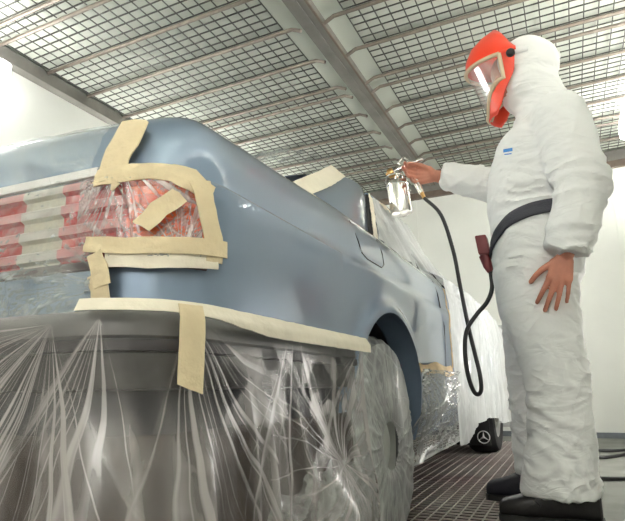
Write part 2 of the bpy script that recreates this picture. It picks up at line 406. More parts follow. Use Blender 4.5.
for (sd, bx0, bx1, px0, px1) in SIDES:
    for i, y in enumerate(BARS):
        bm = new(); yy = y
        pts = [(bx0, y, H - .016), (bx0 + .05, y, H - .016), (bx1 - .06, y, H - .016), (bx1, y, H - .045)] if sd == 'left' else \
              [(bx0, y, H - .045), (bx0 + .06, y, H - .016), (bx1 - .03, y, H - .016), (bx1, y, H - .016)]
        tube(bm, pts, .0115, 8)
        o = obj('ceiling_bar', bm, M['bar'])
        tag(o, 'thin metal ceiling bar %s of the middle beam, %s from the far wall' % (sd, ORD[len(BARS) - i]), 'bar', 'retaining bars of the ceiling mesh')
    ys = BARS + [5.2]
    for i in range(len(ys) - 1):
        y0, y1 = ys[i] + .014, ys[i + 1] - .014
        bm = new(); z = H - .004
        n = max(2, round((y1 - y0) / .062)) if y1 - y0 > .15 else 1
        for a in range(n + 1):
            yy = y0 + (y1 - y0) * a / n
            if n == 1 and a == 0: yy += .02
            if n == 1 and a == 1: yy -= .02
            box(bm, px0, px1, yy - .003, yy + .003, z - .004, z + .002)
        nx = round((px1 - px0) / .077)
        for a in range(nx + 1):
            xx = px0 + (px1 - px0) * a / nx
            box(bm, xx - .003, xx + .003, y0, y1, z - .007, z - .003)
        o = obj('wire_mesh_panel', bm, M['wire'], None, False)
        tag(o, '%s ceiling mesh panel %s of the middle beam, %s from the far wall' % ('narrow' if n == 1 else 'grey', sd, ORD[len(ys) - 1 - i]), 'mesh panel', 'wire mesh panels under the ceiling')

# wall lamps
def wall_lamp(y0, y1, side, z0, z1, label, dd=.17):
    x = XL + .001 if side < 0 else XR - .001
    d = dd * (1 if side < 0 else -1)
    t = thing('wall_lamp', label, 'lamp', (x, (y0 + y1) / 2, z0), 'lamps high on the booth walls')
    xa, xb = sorted((x, x + d * .45)); part('housing', boxbm(xa, xb, y0, y1, z0, z1, bev=.004), M['housing'], t, False)
    xa, xb = sorted((x + d * .45, x + d)); part('diffuser', boxbm(xa, xb, y0 + .02, y1 - .02, z0 + .02, z1 - .02, bev=.02), M['lamp'], t)
wall_lamp(.75, 1.83, -1, 2.10, 2.36, 'glowing lamp high on the left wall at the edge of the view')
wall_lamp(3.95, 4.50, 1, 2.24, 2.40, 'glowing lamp high on the right wall behind the painter', .20)
# unseen uplight troughs, added on both walls to brighten the ceiling
def trough(side, y0, y1, d, z, label):
    x = XL + .001 if side < 0 else XR - .001; x2 = x + d * (1 if side < 0 else -1)
    t = thing('fill_trough', label, 'lamp', (x, (y0 + y1) / 2, z), 'added uplight troughs along the booth walls')
    xa, xb = sorted((x, x2)); bm = new(); box(bm, xa, xb, y0, y1, z, z + .012)
    e = .008 * (1 if side < 0 else -1); xc, xd = sorted((x2, x2 - e)); box(bm, xc, xd, y0, y1, z + .012, z + .075)
    part('housing', bm, M['housing'], t, False)
    part('diffuser', boxbm(xa + .012, xb - .012, y0 + .02, y1 - .02, z + .014, z + .055), M['trough'], t, False)
trough(1, -2.3, 2.7, .12, 1.78, 'added long uplight trough on the right wall nearer the viewpoint')
trough(1, 2.8, 5.1, .055, 1.78, 'added short uplight trough on the right wall towards the far end')
trough(-1, -2.3, 1.5, .09, 1.72, 'added uplight trough on the left wall level with the viewpoint')
trough(-1, 2.3, 5.1, .08, 1.60, 'added uplight trough on the left wall hidden beyond the car')
def strip_lamp(x0, x1, y0, y1, z0, z1, label):
    t = thing('strip_lamp', label, 'lamp', ((x0 + x1) / 2, (y0 + y1) / 2, z0), 'upright strip lamps')
    part('housing', boxbm(x0, x1, y0, y1, z0, z1), M['housing'], t, False)
    part('diffuser', boxbm(x0 + .02, x1 - .02, y1, y1 + .03, z0 + .03, z1 - .03, bev=.008), M['strip'], t)
t = thing('strip_lamp', 'added upright fill lamp on the right wall behind the painter', 'lamp', (XR, 3.5, .35), 'upright strip lamps')  # unseen lamp, added to brighten the side film, painter and far wall
part('housing', boxbm(XR - .04, XR - .001, 3.4, 3.58, .35, 1.65), M['housing'], t, False)
part('diffuser', boxbm(XR - .065, XR - .04, 3.42, 3.56, .38, 1.62, bev=.008), M['strip'], t)
strip_lamp(-.75, -.60, YB, YB + .05, 1.2, 2.3, 'left upright strip lamp on the back wall behind the viewpoint')
strip_lamp(.15, .30, YB, YB + .05, 1.2, 2.3, 'right upright strip lamp on the back wall behind the viewpoint')

# ------------------------------------------------------------------ the car
XC = -1.36
ARCHES = ((1.55, .352), (4.02, .345)); ZH = .31
car = thing('car', 'blue grey saloon car standing on the grating, half wrapped in clear film', 'car', (XC, 2.6, 0))
RA = .14
def outline(s):
    """plan outline of the right half: rear centre -> corner -> side -> front corner -> front centre; returns x, y, nx, ny."""
    if s < .74:
        x = XC + s; t = s / .74
        return x, .575 - .022 * (1 - t * t), .045 * t, -1
    s -= .74; La = RA * PI / 2
    if s < La:
        a = s / RA; return -.62 + RA * math.sin(a), .715 - RA * math.cos(a), math.sin(a), -math.cos(a)
    s -= La; Ls = 4.40 - .715
    if s < Ls: return -.48, .715 + s, 1, 0
    s -= Ls; R2 = .22; Lb = R2 * PI / 2
    if s < Lb:
        a = s / R2; return -.70 + R2 * math.cos(a), 4.40 + R2 * math.sin(a), math.cos(a), math.sin(a)
    s -= Lb
    return -.70 - min(s, .66), 4.62, 0, 1
S_SIDE = .74 + RA * PI / 2
S_END = S_SIDE + 3.685 + .22 * PI / 2 + .66
def s_of_y(y): return S_SIDE + (y - .715)
def ztop(x, y):
    z = interp(y, [.56, .66, .80, 1.0, 1.3, 1.8, 3.3, 4.0, 4.4, 4.65], [.920, .931, .938, .944, .962, .964, .955, .89, .82, .74])
    if y < .80 and x < -.62:
        t = min(1, (-.62 - x) / .74); z += .03 * (1 - (1 - t) ** 2)
    return z
def crease(x, y): return min(.772, ztop(x, y) - .08)
UP = [(.0, .003), (.05, .012), (.18, .015), (.4, .020), (.6, .029), (.76, .046), (.88, .07), (.96, .10), (1.0, .13)]
def inset_low(z): return interp(z, [.26, .36, .46, .56, .66, .74, .765, .772], [.055, .026, .010, .002, .0, .0, .0, .003])
def body_point(s, z):
    x, y, nx, ny = outline(s); d = inset_low(z); c = crease(x, y)
    if z > c:
        zt = ztop(x, y); f = (z - c) / (zt - c); d = interp(f, [a for a, b in UP], [b for a, b in UP])
    if 0 < nx:                       # flared lips round the wheel arches
        for (yc, R) in ARCHES:
            q = math.hypot(y - yc, z - ZH) - R
            if q < .12: d -= .017 * math.exp(-(max(q - .012, 0) / .026) ** 2)
    return Vector((x - nx * d, y - ny * d, z))
def arch_bottom(y):
    for (yc, R) in ARCHES:
        if abs(y - yc) < R: return ZH + math.sqrt(max(R * R - (y - yc) ** 2, 0)), True
    return .27, False
ss = [i * .074 for i in range(10)] + [.74 + RA * PI / 2 * i / 10 for i in range(10)]
yy = [.715, .76, .82, .90, .98, 1.06, 1.13, 1.17]
yy += [ARCHES[0][0] - ARCHES[0][1] * math.cos(PI * i / 40) for i in range(41)]
yy += [1.95, 2.05, 2.18, 2.335, 2.5, 2.75, 3.0, 3.25, 3.45, 3.6]
yy += [ARCHES[1][0] - ARCHES[1][1] * math.cos(PI * i / 30) for i in range(31)]
yy += [4.385]
ss += [s_of_y(y) for y in yy]
ss += [S_SIDE + 3.685 + .22 * PI / 2 * i / 6 for i in range(7)] + [S_END - .66 + .11 * i for i in range(1, 7)]
P = []
for s in ss:
    x, y, nx, ny = outline(s); row = []
    zb, ar = arch_bottom(y) if nx == 1 else (.40 if ny < 0 else .30, False)
    if 0 < nx < 1: zb = .40 if ny < 0 else .30
    p0 = body_point(s, zb)
    for q in (.085, .04, .012): row.append(Vector((p0.x - nx * q, p0.y - ny * q, zb + (.006 if ar and q < .02 else .0))))
    zc = crease(x, y)
    for i in range(19):
        t = i / 18; t = t * t * .35 + t * .65 if ar else t
        row.append(body_point(s, lerp(zb, zc, t)))
    zt = ztop(x, y)
    for (f, d) in UP[1:]: row.append(body_point(s, zc + (zt - zc) * f))
    e = row[-1]; tgt = Vector((XC, max(1.0, min(4.2, y)), e.z + .045 * (0.3 if y < .7 else 1)))
    if x < -.62 and y < .8: tgt.z = e.z + .012 + .03 * (1 - (e.x + .62) / -.74 if False else .5)
    for t in (.12, .3, .55, .8, 1.0):
        p = e.lerp(tgt, t); p.z = e.z + (.97 if 1.0 <= y <= 3.4 else e.z + .035) * 0 + (tgt.z - e.z) * (1 - (1 - t) ** 2); row.append(p)
    P.append(row)
bm = new(); grid(bm, P); grid(bm, [[Vector((2 * XC - p.x, p.y, p.z)) for p in r] for r in P])
bmesh.ops.remove_doubles(bm, verts=bm.verts, dist=.0004)
bmesh.ops.recalc_face_normals(bm, faces=bm.faces)
BODY = BVHTree.FromBMesh(bm)
body = part('body_shell', bm, M['paint'], car)
def hit(px, py, bvh=None):
    d = ray(px, py); loc, n, i, dist = (bvh or BODY).ray_cast(CAM, d)
    if loc is None: return None, None
    return loc, (n if n.dot(d) < 0 else -n)

# helper: bulged four-corner patch
def quad_patch(p00, p10, p11, p01, bulge=(0, 0, 0), nu=14, nv=10, off=0):
    p00, p10, p11, p01, b = map(Vector, (p00, p10, p11, p01, bulge)); P = []
    for i in range(nu + 1):
        u = i / nu; r = []
        for j in range(nv + 1):
            v = j / nv
            r.append((p00 * (1 - u) + p10 * u) * (1 - v) + (p01 * (1 - u) + p11 * u) * v + b * (4 * u * (1 - u)) * (1 - .3 * (2 * v - 1) ** 2))
        P.append(r)
    return P
def mir(p): return Vector((2 * XC - p[0], p[1], p[2]))
B0 = (-.72, 1.30, .965); B2 = (-.60, 1.765, .964); B3 = (-.582, 2.36, .962); B4 = (-.60, 3.35, .95)
T0 = (-.765, 1.90, 1.282); T2 = (-.735, 2.13, 1.262); T3 = (-.735, 2.45, 1.285); T4 = (-.79, 2.80, 1.265)
for sgn in (0, 1):
    f = (lambda p: Vector(p)) if sgn == 0 else mir
    bl = Vector((.045, -.05, 0)) if sgn == 0 else Vector((-.045, -.05, 0))
    bm = new(); grid(bm, quad_patch(f(B0), f(B2), f(T2), f(T0), bl, 16, 12)); part('rear_pillar', bm, M['paint'], car)
    bm = new(); grid(bm, quad_patch(f(B2), f(B3), f(T3), f(T2), (0, 0, 0), 4, 4)); part('side_window', bm, M['glass'], car, label='rear side window behind film')
    bm = new(); grid(bm, quad_patch(f(B3), f(B4), f(T4), f(T3), (0, 0, 0), 4, 4)); part('side_window', bm, M['glass'], car, label='front side window behind film')
    for (a, b) in ((B2, T2), (B3, T3), (B4, T4)):
        bm = new(); tube(bm, [f(a), f(a).lerp(f(b), .5), f(b)], .014 if a is B2 else .007, 8)
        part('window_seal' if a is B2 else 'pillar', bm, M['rubber'], car)
    bm = new(); tube(bm, [f(T2) + Vector((0, 0, .004)), f(T3) + Vector((0, 0, .004)), f(T4)], .016, 8); part('roof_rail', bm, M['paint'], car)
bm = new(); grid(bm, quad_patch(mir(B0), B0, T0, mir(T0), (0, -.06, .02), 14, 8)); part('rear_window', bm, M['glass'], car)
bm = new(); grid(bm, quad_patch(mir(B4), B4, T4, mir(T4), (0, .10, .02), 14, 8)); part('windscreen', bm, M['glass'], car)
bm = new(); P = []
for i in range(13):
    u = i / 12; r = []
    rr = [T0, T2, T3, T4]
    for q in catmull(rr, 4): r.append(mir(q).lerp(q, u) + Vector((0, 0, .055 * (1 - (2 * u - 1) ** 4))))
    P.append(r)
grid(bm, P); part('roof', bm, M['paint'], car)

# fuel filler flap, shut lines, boot lid seam
def surf(s, z, off=.0):
    p = body_point(s, z); x, y, nx, ny = outline(s); return p + Vector((nx, ny, 0)) * off
def line_on_body(yz, r, name, m, off=.0):
    bm = new(); tube(bm, [surf(s_of_y(y), z, off) for (y, z) in yz], r, 6); return part(name, bm, m, car)
loop = [(1.35, .905), (1.36, .85), (1.38, .815), (1.42, .805), (1.55, .805), (1.58, .82), (1.585, .86), (1.585, .905)]
P = []
for i in range(11):
    y = 1.37 + .2 * i / 10; P.append([surf(s_of_y(y), z, .0018) for z in [.815 + .09 * j / 8 for j in range(9)]])
bm = new(); grid(bm, P); fl = part('fuel_flap', bm, M['paint'], car)
line_on_body(loop, .0014, 'fuel_flap_gap', M['rubber'], .001)
line_on_body([(2.345, .30), (2.345, .5), (2.345, .7), (2.345, .84), (2.345, .90)], .0035, 'door_gap', M['rubber'])

# tail lights: ribs and grooves set into the rear face, wrapping round the corner
def lens(name, s0, s1, z0, z1, m_groove, m_rib, parent, ns=8):
    rows = 4; P = []; n = rows * 8
    prof = []
    for j in range(n + 1):
        z = lerp(z0, z1, j / n); ph = (j % 8)
        rib = 1 if ph in (4, 5, 6, 7) else 0
        prof.append((z, .010 if rib else .002, rib))
    bm = new(); V = []
    for i in range(ns + 1):
        s = lerp(s0, s1, i / ns); row = []
        for (z, o, rib) in prof: row.append(bm.verts.new(surf(s, z, o)))
        V.append(row)
    for i in range(ns):
        for j in range(n):
            f = bm.faces.new((V[i][j], V[i + 1][j], V[i + 1][j + 1], V[i][j + 1])); f.material_index = prof[j][2]
    return part(name, bm, [m_groove, m_rib], parent, smooth=False)
TZ0, TZ1 = .632, .775
for sgn in (0,):
    P = [[surf(lerp(.30, S_SIDE - .055, i / 30), z, .003 if 0 < j < 3 else 0) for j, z in enumerate((TZ0 - .005, TZ0 - .003, TZ1 + .002, TZ1 + .004))] for i in range(31)]
    bm = new(); grid(bm, P); tl = part('tail_light', bm, M['lamp_house'], car)
    SX = lambda x: x - XC
    lens('red_lens', .33, SX(-.786), TZ0, TZ1, M['red_lens'], M['red_rib'], tl)
    lens('clear_lens', SX(-.786), SX(-.70), TZ0, TZ1, M['clear_lens'], M['clear_rib'], tl)
    lens('red_lens', SX(-.70), SX(-.575), TZ0, TZ1, M['red_lens'], M['red_rib'], tl)
    lens('orange_lens', SX(-.575), S_SIDE - .062, TZ0, TZ1, M['orange_lens'], M['orange_rib'], tl, 14)
# trim strip under the boot lid edge and a plate recess
P = []
for i in range(31):
    s = lerp(0, .715, i / 30); P.append([surf(s, z, o) for z, o in ((.782, .002), (.782, .011), (.797, .011), (.799, .002))])
bm = new(); grid(bm, P); grid(bm, [[mir(p) for p in r] for r in P]); part('boot_trim', bm, M['white_trim'], car)
P = [[surf(s_, z, .004) for z in (.62, .70, .775)] for s_ in (.0, .15, .29)]
bm = new(); grid(bm, P); grid(bm, [[mir(p) for p in r] for r in P]); part('plate_panel', bm, M['paint'], car)

# rear bumper: swept section along its own outline
BZ = .553
def bump_path(s):
    """outline of the bumper: rear run, round corner, side run; x, y, nx, ny."""
    if s < .79:
        t = s / .79; return XC + s, .485 - .03 * (1 - t * t), .03 * t, -1
    s -= .79; R = .12; La = R * PI / 2
    if s < La: a = s / R; return -.57 + R * math.sin(a), .605 - R * math.cos(a), math.sin(a), -math.cos(a)
    s -= La
    return -.45, .605 + s, 1, 0
B_S1 = .79 + .12 * PI / 2; B_END = B_S1 + .605
bs = [.79 * i / 16 for i in range(16)] + [.79 + .12 * PI / 2 * i / 10 for i in range(10)] + [B_S1 + .605 * i / 14 for i in range(15)]
SEC = [(-.10, .545), (-.03, BZ), (-.012, BZ - .002), (-.004, BZ - .008), (0, BZ - .02), (0, .518), (-.004, .514)]
SEC2 = [(-.006, .514), (.004, .513), (.004, .499), (-.006, .498)]
SEC3 = [(-.006, .498), (-.003, .496), (-.004, .47), (-.012, .452), (-.034, .449)]
SEC4 = [(-.030, .451), (-.030, .42), (-.034, .384), (-.10, .38)]
def sweep(sec, name, m, parent, lo=0, hi=len(bs)):
    P = []
    for s in bs[lo:hi]:
        x, y, nx, ny = bump_path(s); sd = -.01 * sstep(B_S1, B_END, s)
        P.append([Vector((x + nx * (o + sd), y + ny * (o + sd), z)) for o, z in sec])
    bm = new(); grid(bm, P)
    if lo == 0: grid(bm, [[mir(p) for p in r] for r in P])
    return part(name, bm, m, parent)
bp_ = sweep(SEC, 'rear_bumper', M['bumper'], car)
sweep(SEC2, 'bumper_strip', M['bumper_strip'], bp_); sweep(SEC3, 'bumper_skirt', M['bumper_low'], bp_); sweep(SEC4, 'bumper_valance', M['valance'], bp_)
# underside behind the bumper
bm = new(); box(bm, -2.18, -.56, .64, 1.12, .27, .44); part('rear_valance', bm, M['valance'], car, False)
bm = new(); box(bm, -2.05, -.66, 1.12, 4.3, .24, .32); part('underbody', bm, M['valance'], car, False)
for i, x in enumerate((-.96, -1.05)):
    bm = new(); tube(bm, catmull([(x, .54, .355), (x, .7, .355), (x, 1.0, .33)], 4), .026, 14); part('exhaust_pipe', bm, M['rim'], car)
# wheel wells
for (yc, R) in ARCHES:
    for sgn in (0, 1):
        bm = new(); P = []
        for i in range(25):
            a = PI * i / 24; P.append([Vector((x, yc - (R + .004) * math.cos(a), ZH + (R + .004) * math.sin(a))) for x in (-.555, -.86)])
        for i in (0, -1):
            pass
        bot = [[Vector((x, yc - (R + .004), .2)) for x in (-.555, -.86)]] + P + [[Vector((x, yc + (R + .004), .2)) for x in (-.555, -.86)]]
        P = bot
        if sgn: P = [[mir(p) for p in r] for r in P]
        V = grid(bm, P); bm.faces.new([r[1] for r in V]); part('wheel_well', bm, M['well'], car)
# wheels
def wheel(xf, yc, sgn, ZH=.288, K=.925):
    """xf: outer face."""
    ax = (sgn, 0, 0); o = (xf, yc, ZH)
    bm = new(); lathe(bm, [(K * r_, h_) for r_, h_ in [(.0, -.02), (.10, -.018), (.13, -.02), (.175, -.045), (.19, -.03), (.2, -.012), (.2, -.19), (.05, -.19)]], o, ax, 36)
    w = part('wheel', bm, M['rim'], car)
    bm = new(); lathe(bm, [(K * r_, h_) for r_, h_ in [(.2, -.19), (.25, -.20), (.29, -.19), (.308, -.165), (.309, -.10), (.308, -.035), (.29, -.008), (.25, .0), (.2, -.012)]], o, ax, 48)
    part('tyre', bm, M['rubber'], w)
    bm = new(); lathe(bm, [(.0, .012), (.04, .011), (.07, .006), (.085, -.006), (.09, -.02)], o, ax, 30); part('hub_cap', bm, M['hub'], w)
wheel(-.515, ARCHES[0][0] - .02, 1); wheel(2 * XC + .50, ARCHES[0][0], -1); wheel(-.495, ARCHES[1][0], 1); wheel(2 * XC + .495, ARCHES[1][0], -1)
# mud flap behind the front wheel with its ringed three pointed star
bm = boxbm(-.715, -.505, 3.615, 3.622, .085, .30, bev=.002); fl = part('mud_flap', bm, M['rubber'], car)
sc = Vector((-.545, 3.612, .134)); bm = new()
ring = [sc + Vector((.036 * math.cos(a), 0, .036 * math.sin(a))) for a in [2 * PI * i / 40 for i in range(41)]]
tube(bm, ring, .0034, 6)
for k in range(3):
    a = PI / 2 + 2 * PI * k / 3; d = Vector((math.cos(a), 0, math.sin(a))); n_ = Vector((-d.z, 0, d.x))
    v = [bm.verts.new(q) for q in (sc + n_ * .007, sc - n_ * .007, sc + d * .036, sc + Vector((0, -.005, 0)))]
    bm.faces.new((v[0], v[3], v[2])); bm.faces.new((v[1], v[2], v[3])); bm.faces.new((v[0], v[2], v[1]))
part('star_emblem', bm, M['emblem'], fl, False)

# ------------------------------------------------------------------ masking tape
def tape(pts, w, label, m='tape', wob=.06, off=.0035, bvh=None, seed=0, name='masking_tape', world=None, normals=None):
    """ribbon stuck on a surface along the points (picked on the body), width w in metres; w may vary along."""
    pos = []; nor = []
    if world:
        pos = [Vector(p) for p in world]; nor = [Vector(n).normalized() for n in normals]
    else:
        for (a, b) in pts:
            p, n = hit(a, b, bvh)
            if p is not None: pos.append(p); nor.append(n)
    # resample
    Q = []; Nn = []
    for i in range(len(pos) - 1):
        k = max(2, int((pos[i + 1] - pos[i]).length / .012))
        for j in range(k):
            Q.append(pos[i].lerp(pos[i + 1], j / k)); Nn.append(nor[i].lerp(nor[i + 1], j / k).normalized())
    Q.append(pos[-1]); Nn.append(nor[-1])
    ws = w if isinstance(w, (list, tuple)) else [w, w]
    top = []; bot = []; n = len(Q)
    for i in range(n):
        t = (Q[min(i + 1, n - 1)] - Q[max(i - 1, 0)]).normalized(); side = Nn[i].cross(t).normalized()
        wi = interp(i / (n - 1), [q / (len(ws) - 1) for q in range(len(ws))], ws) / 2
        r = []; rb = []
        for j in range(-4, 5):
            e = wi * j / 4 * (1 + wob * n1(i * .35, seed + (3 if j > 0 else 9)))
            p = Q[i] + side * e; nn = Nn[i]
            if not world:
                loc, nrm, idx, dist = (bvh or BODY).find_nearest(p)
                if loc is not None and dist < .05:
                    if nrm.dot(Nn[i]) < 0: nrm = -nrm
                    p, nn = loc, nrm
            cr = .0022 * (n3(p * 45 + Vector((seed, 0, 0)))) + .0012 * n3(p * 110)
            r.append(p + nn * (off + .001 + cr)); rb.append(p + nn * (off - .001 + cr))
        top.append(r); bot.append(rb)
    bm = new(); A = grid(bm, top); B = grid(bm, bot)
    for i in range(n - 1):
        for c in (0, 8): bm.faces.new((A[i][c], A[i + 1][c], B[i + 1][c], B[i][c]))
    for e in (0, n - 1):
        for c in range(8): bm.faces.new((A[e][c], A[e][c + 1], B[e][c + 1], B[e][c]))
    o = obj(name, bm, M[m]); return tag(o, label, 'masking tape', 'strips of masking tape on the car')
tape([(139, 129), (133, 141), (121, 165), (113, 186)], [.047, .05, .052], 'wide cream tape strip running up the edge of the boot lid', seed=1, off=.016)
tape([(102, 185), (125, 180), (150, 176.5), (172, 178), (190, 186), (206, 198)], [.024, .026, .027, .030, .028], 'cream tape strip along the top of the wrapped tail light', seed=2, off=.016)
tape([(196, 186), (201, 205), (206, 230), (209, 250), (208, 264)], [.030, .027, .027, .026], 'cream tape strip down the outer end of the tail light', seed=3, off=.017)
tape([(94, 247), (130, 249), (165, 248), (195, 249), (219, 252)], [.023, .024, .025, .026], 'wide cream tape strip along the bottom of the tail light', seed=4, off=.019)
tape([(112, 262), (150, 263), (185, 262), (212, 265)], [.022, .022, .024, .02], 'second cream tape strip under the lower tail light tape', seed=5, off=.016, m='tape_pale')
tape([(104, 256), (108, 270), (111, 288)], [.026, .027, .026], 'upper of the two short upright tapes below the tail light', seed=6, off=.021)
tape([(104, 276), (107, 290), (109, 308)], [.030, .029, .030], 'lower of the two short upright tapes below the tail light', seed=7, off=.018)
tape([(146, 232), (160, 215), (178, 201)], [.024, .026, .024], 'short loose cream tape slanting across the orange tail light', seed=8, off=.028)
tape([(121, 196), (125, 188)], [.004, .016], 'small torn tape tip under the tail light top tape', seed=9, off=.026)
tape([(440, 290), (443, 305), (446, 330), (448, 350), (449, 368)], [.022, .02, .02, .02], 'narrow tan tape strip upright along the front door gap', seed=10, m='tape_tan', off=.016)

def bump_at(s, z, off):
    x, y, nx, ny = bump_path(s); return Vector((x + nx * off, y + ny * off, z)), Vector((nx, ny, 0)).normalized()
def bump_tape(s0, s1, za, zb, off, label, m, seed, n=40):
    top = []
    for i in range(n + 1):
        s = lerp(s0, s1, i / n); r = []
        for j in range(7):
            z = lerp(za(i / n), zb(i / n), j / 6) + .0012 * n1(i * .5 + j, seed)
            p, nn = bump_at(s, z, off + (.010 if False else 0)); p += nn * (.0016 * n3(p * 40 + Vector((seed, 0, 0)))); p -= nn * (.012 * (z - .545) / .02 if z > .545 else 0)
            r.append((p, nn))
        top.append(r)
    bm = new(); A = grid(bm, [[p + nn * .0012 for p, nn in r] for r in top]); B = grid(bm, [[p - nn * .0012 for p, nn in r] for r in top])
    for i in range(n):
        for c in (0, 6): bm.faces.new((A[i][c], A[i + 1][c], B[i + 1][c], B[i][c]))
    for e in (0, n):
        for c in range(6): bm.faces.new((A[e][c], A[e][c + 1], B[e][c + 1], B[e][c]))
    o = obj('masking_tape', bm, M[m]); return tag(o, label, 'masking tape', 'strips of masking tape on the car')
bump_tape(.815, B_END + .01, lambda t: .562, lambda t: lerp(.546, .528, sstep(.1, .45, t)), .024, 'long pale tape strip along the top edge of the wrapped bumper', 'tape_pale', 21, 60)
bump_tape(B_S1 - .058, B_S1 - .030, lambda t: .556, lambda t: .456 - .012 * t, .034, 'cream tape strip hanging down over the bumper corner', 'tape', 22, 6)
W = [(-.474, 1.83 + .55 * i / 10, .508 - .006 * math.sin(i)) for i in range(11)]
tape(None, [.03, .045, .04], 'tan tape strip lying level along the sill in front of the rear wheel', m='tape_tan', world=W, normals=[(1, 0, .25)] * 11, seed=23, off=.01)
p_ = [Vector(B0).lerp(Vector(T0), i / 8) + Vector((.030 * math.sin(PI * i / 8), -.022, .012)) for i in range(9)]
tape(None, [.06, .07, .075], 'white tape strip along the edge of the rear window', m='tape_pale', world=p_, normals=[(.75, -.55, .35)] * 9, seed=24, off=.006)
p_ = [Vector(B2).lerp(Vector(T2), i / 8) + Vector((.012, .012, .002)) for i in range(9)] 
tape(None, [.03, .035], 'pale tape strip down the rear edge of the side window', m='tape_pale', world=p_, normals=[(.9, 0, .42)] * 9, seed=25, off=.006)
p_ = catmull([Vector(T2) + Vector((.012, .01, -.012)), Vector(T3) + Vector((.012, 0, -.012)), Vector(T4) + Vector((.014, 0, -.012)), Vector(T4).lerp(Vector(B4), .6) + Vector((.014, 0, 0))], 4)
tape(None, [.035, .04], 'white tape strip along the roof edge above the side windows', m='tape_pale', world=p_, normals=[(.9, 0, .42)] * len(p_), seed=26, off=.008)

# ------------------------------------------------------------------ plastic film
def fan(s, t, anchors):
    """pleats running out of gather points: list of (s0, t0, pleats, reach, seed)."""
    out = 0.
    for (s0, t0, fr, reach, sd) in anchors:
        dx, dy = s - s0, t - t0; r = math.hypot(dx, dy)
        if r > reach * 2.2: continue
        th = math.atan2(dy, dx)
        out = max(out, ridge(th * fr + .5 * n1(r * 9, sd), sd, 4) * sstep(.0, .02, r) * math.exp(-(r / reach) ** 2))
    return min(out, 1.)
def film(name, label, fn, nu, nv, m, group='sheets of clear film over the car', cat='plastic film', uv=None):
    """fn(u, v) -> point, outward normal, fold amount 0..1, height of the fold in metres; or None for a hole."""
    bm = new(); lay = bm.verts.layers.float.new('fold'); ls_ = bm.verts.layers.float_vector.new('st'); V = []
    for i in range(nu + 1):
        r = []
        for j in range(nv + 1):
            q = fn(i / nu, j / nv)
            if q is None: r.append(None); continue
            p, n, fo, h = q
            v = bm.verts.new(p + n * h); v[lay] = fo; v[ls_] = Vector((*uv(i / nu, j / nv), 0)) if uv else Vector((0, 0, 0)); r.append(v)
        V.append(r)
    for i in range(nu):
        for j in range(nv):
            q = (V[i][j], V[i + 1][j], V[i + 1][j + 1], V[i][j + 1])
            if None not in q: bm.faces.new(q)
    loose = [v for v in bm.verts if not v.link_faces]
    bmesh.ops.delete(bm, geom=loose, context='VERTS')
    o = obj(name, bm, M[m], None, True, True)
    for p in o.data.polygons: p.use_smooth = True
    return tag(o, label, cat, group)

def surf_lr(s, z, off):
    if s >= 0: p = surf(s, z, off); x, y, nx, ny = outline(s); return p, Vector((nx, ny, 0)).normalized()
    p = surf(-s, z, off); x, y, nx, ny = outline(-s); return mir(p), Vector((-nx, ny, 0)).normalized()
# over the boot lid and the inner tail lights
def boot_film(u, v):
    s = lerp(-.62, .705 + (.035 if v < .42 else 0), u)
    if v < .72:
        z = lerp(.56, ztop(XC + abs(s), .62) - .004, v / .72)
        p, n = surf_lr(s, z, .013 if z < .80 else lerp(.013, .006, sstep(.80, .84, z)))
    else:
        p, n = surf_lr(s, ztop(XC + abs(s), .62) - .004, .006); q = (v - .72) / .28
        p = p + Vector((0, .42 * q, .055 * (1 - (1 - q) ** 2))); n = Vector((0, -.3, 1))
    z = p.z
    f = fan(s, z, [(.70, .60, 9, .22, 3), (.50, .63, 8, .2, 5), (.35, .66, 7, .25, 8), (.62, .79, 7, .12, 13), (.2, .62, 8, .2, 15)]) * (1 if z < .78 else .25)
    cr = ridge(p.x * 9 + z * 14 + 1.5 * n3(p * 6), 4, 3) * .35
    f = max(f, cr)
    low = .30 * sstep(.64, .60, z)             # slack, doubled film below the lights
    band = .34 * (1 if (math.sin((z - TZ0) / (TZ1 - TZ0) * 8 * PI + PI) > 0 and TZ0 < z < TZ1) else 0)
    h = f * .007 + .004 * n3(p * 14) + (.012 * n3(p * 20 + Vector((3, 0, 0))) if z < .63 else 0)
    return p, n, min(1, f * .8 + low + .1 * band + .22 * (z > .80)), max(h, -.001)
film('plastic_film', 'clear crinkled film over the boot lid and the inner tail lights', boot_film, 190, 110, 'film_trunk', uv=lambda u, v: (lerp(-.62, .705, u), lerp(.56, .93, v / .72)))
def side_glass_film(u, v):
    p = Vector((-.585, lerp(1.80, 2.62, u), .968)).lerp(Vector((-.715, lerp(2.15, 2.62, u), 1.262)), v)
    f = ridge(u * 7 + v * 3 + n3(p * 6), 131, 4)
    return p, Vector((.9, 0, .42)), f * .7 + .1, .006 * f + .003 * n3(p * 14) + .004
def light_film(u, v):
    s = lerp(.70, S_SIDE - .07, u); z = lerp(.640, .772, v); p, n = surf_lr(s, z, .013)
    f = fan(s, z, [(.74, .80, 12, .12, 31), (.80, .64, 9, .1, 33), (.88, .66, 10, .1, 35)])
    return p, n, f * .9, max(-.001, f * .004 + .002 * n3(p * 30))
film('plastic_film', 'pale film sheet over the rear side window', lambda u, v: side_glass_film(u, v), 60, 30, 'film_side')
film('plastic_film', 'small clear film pulled tight over the orange tail light corner', light_film, 90, 50, 'film_clear', uv=lambda u, v: (lerp(.70, S_SIDE - .07, u), lerp(.640, .772, v)))

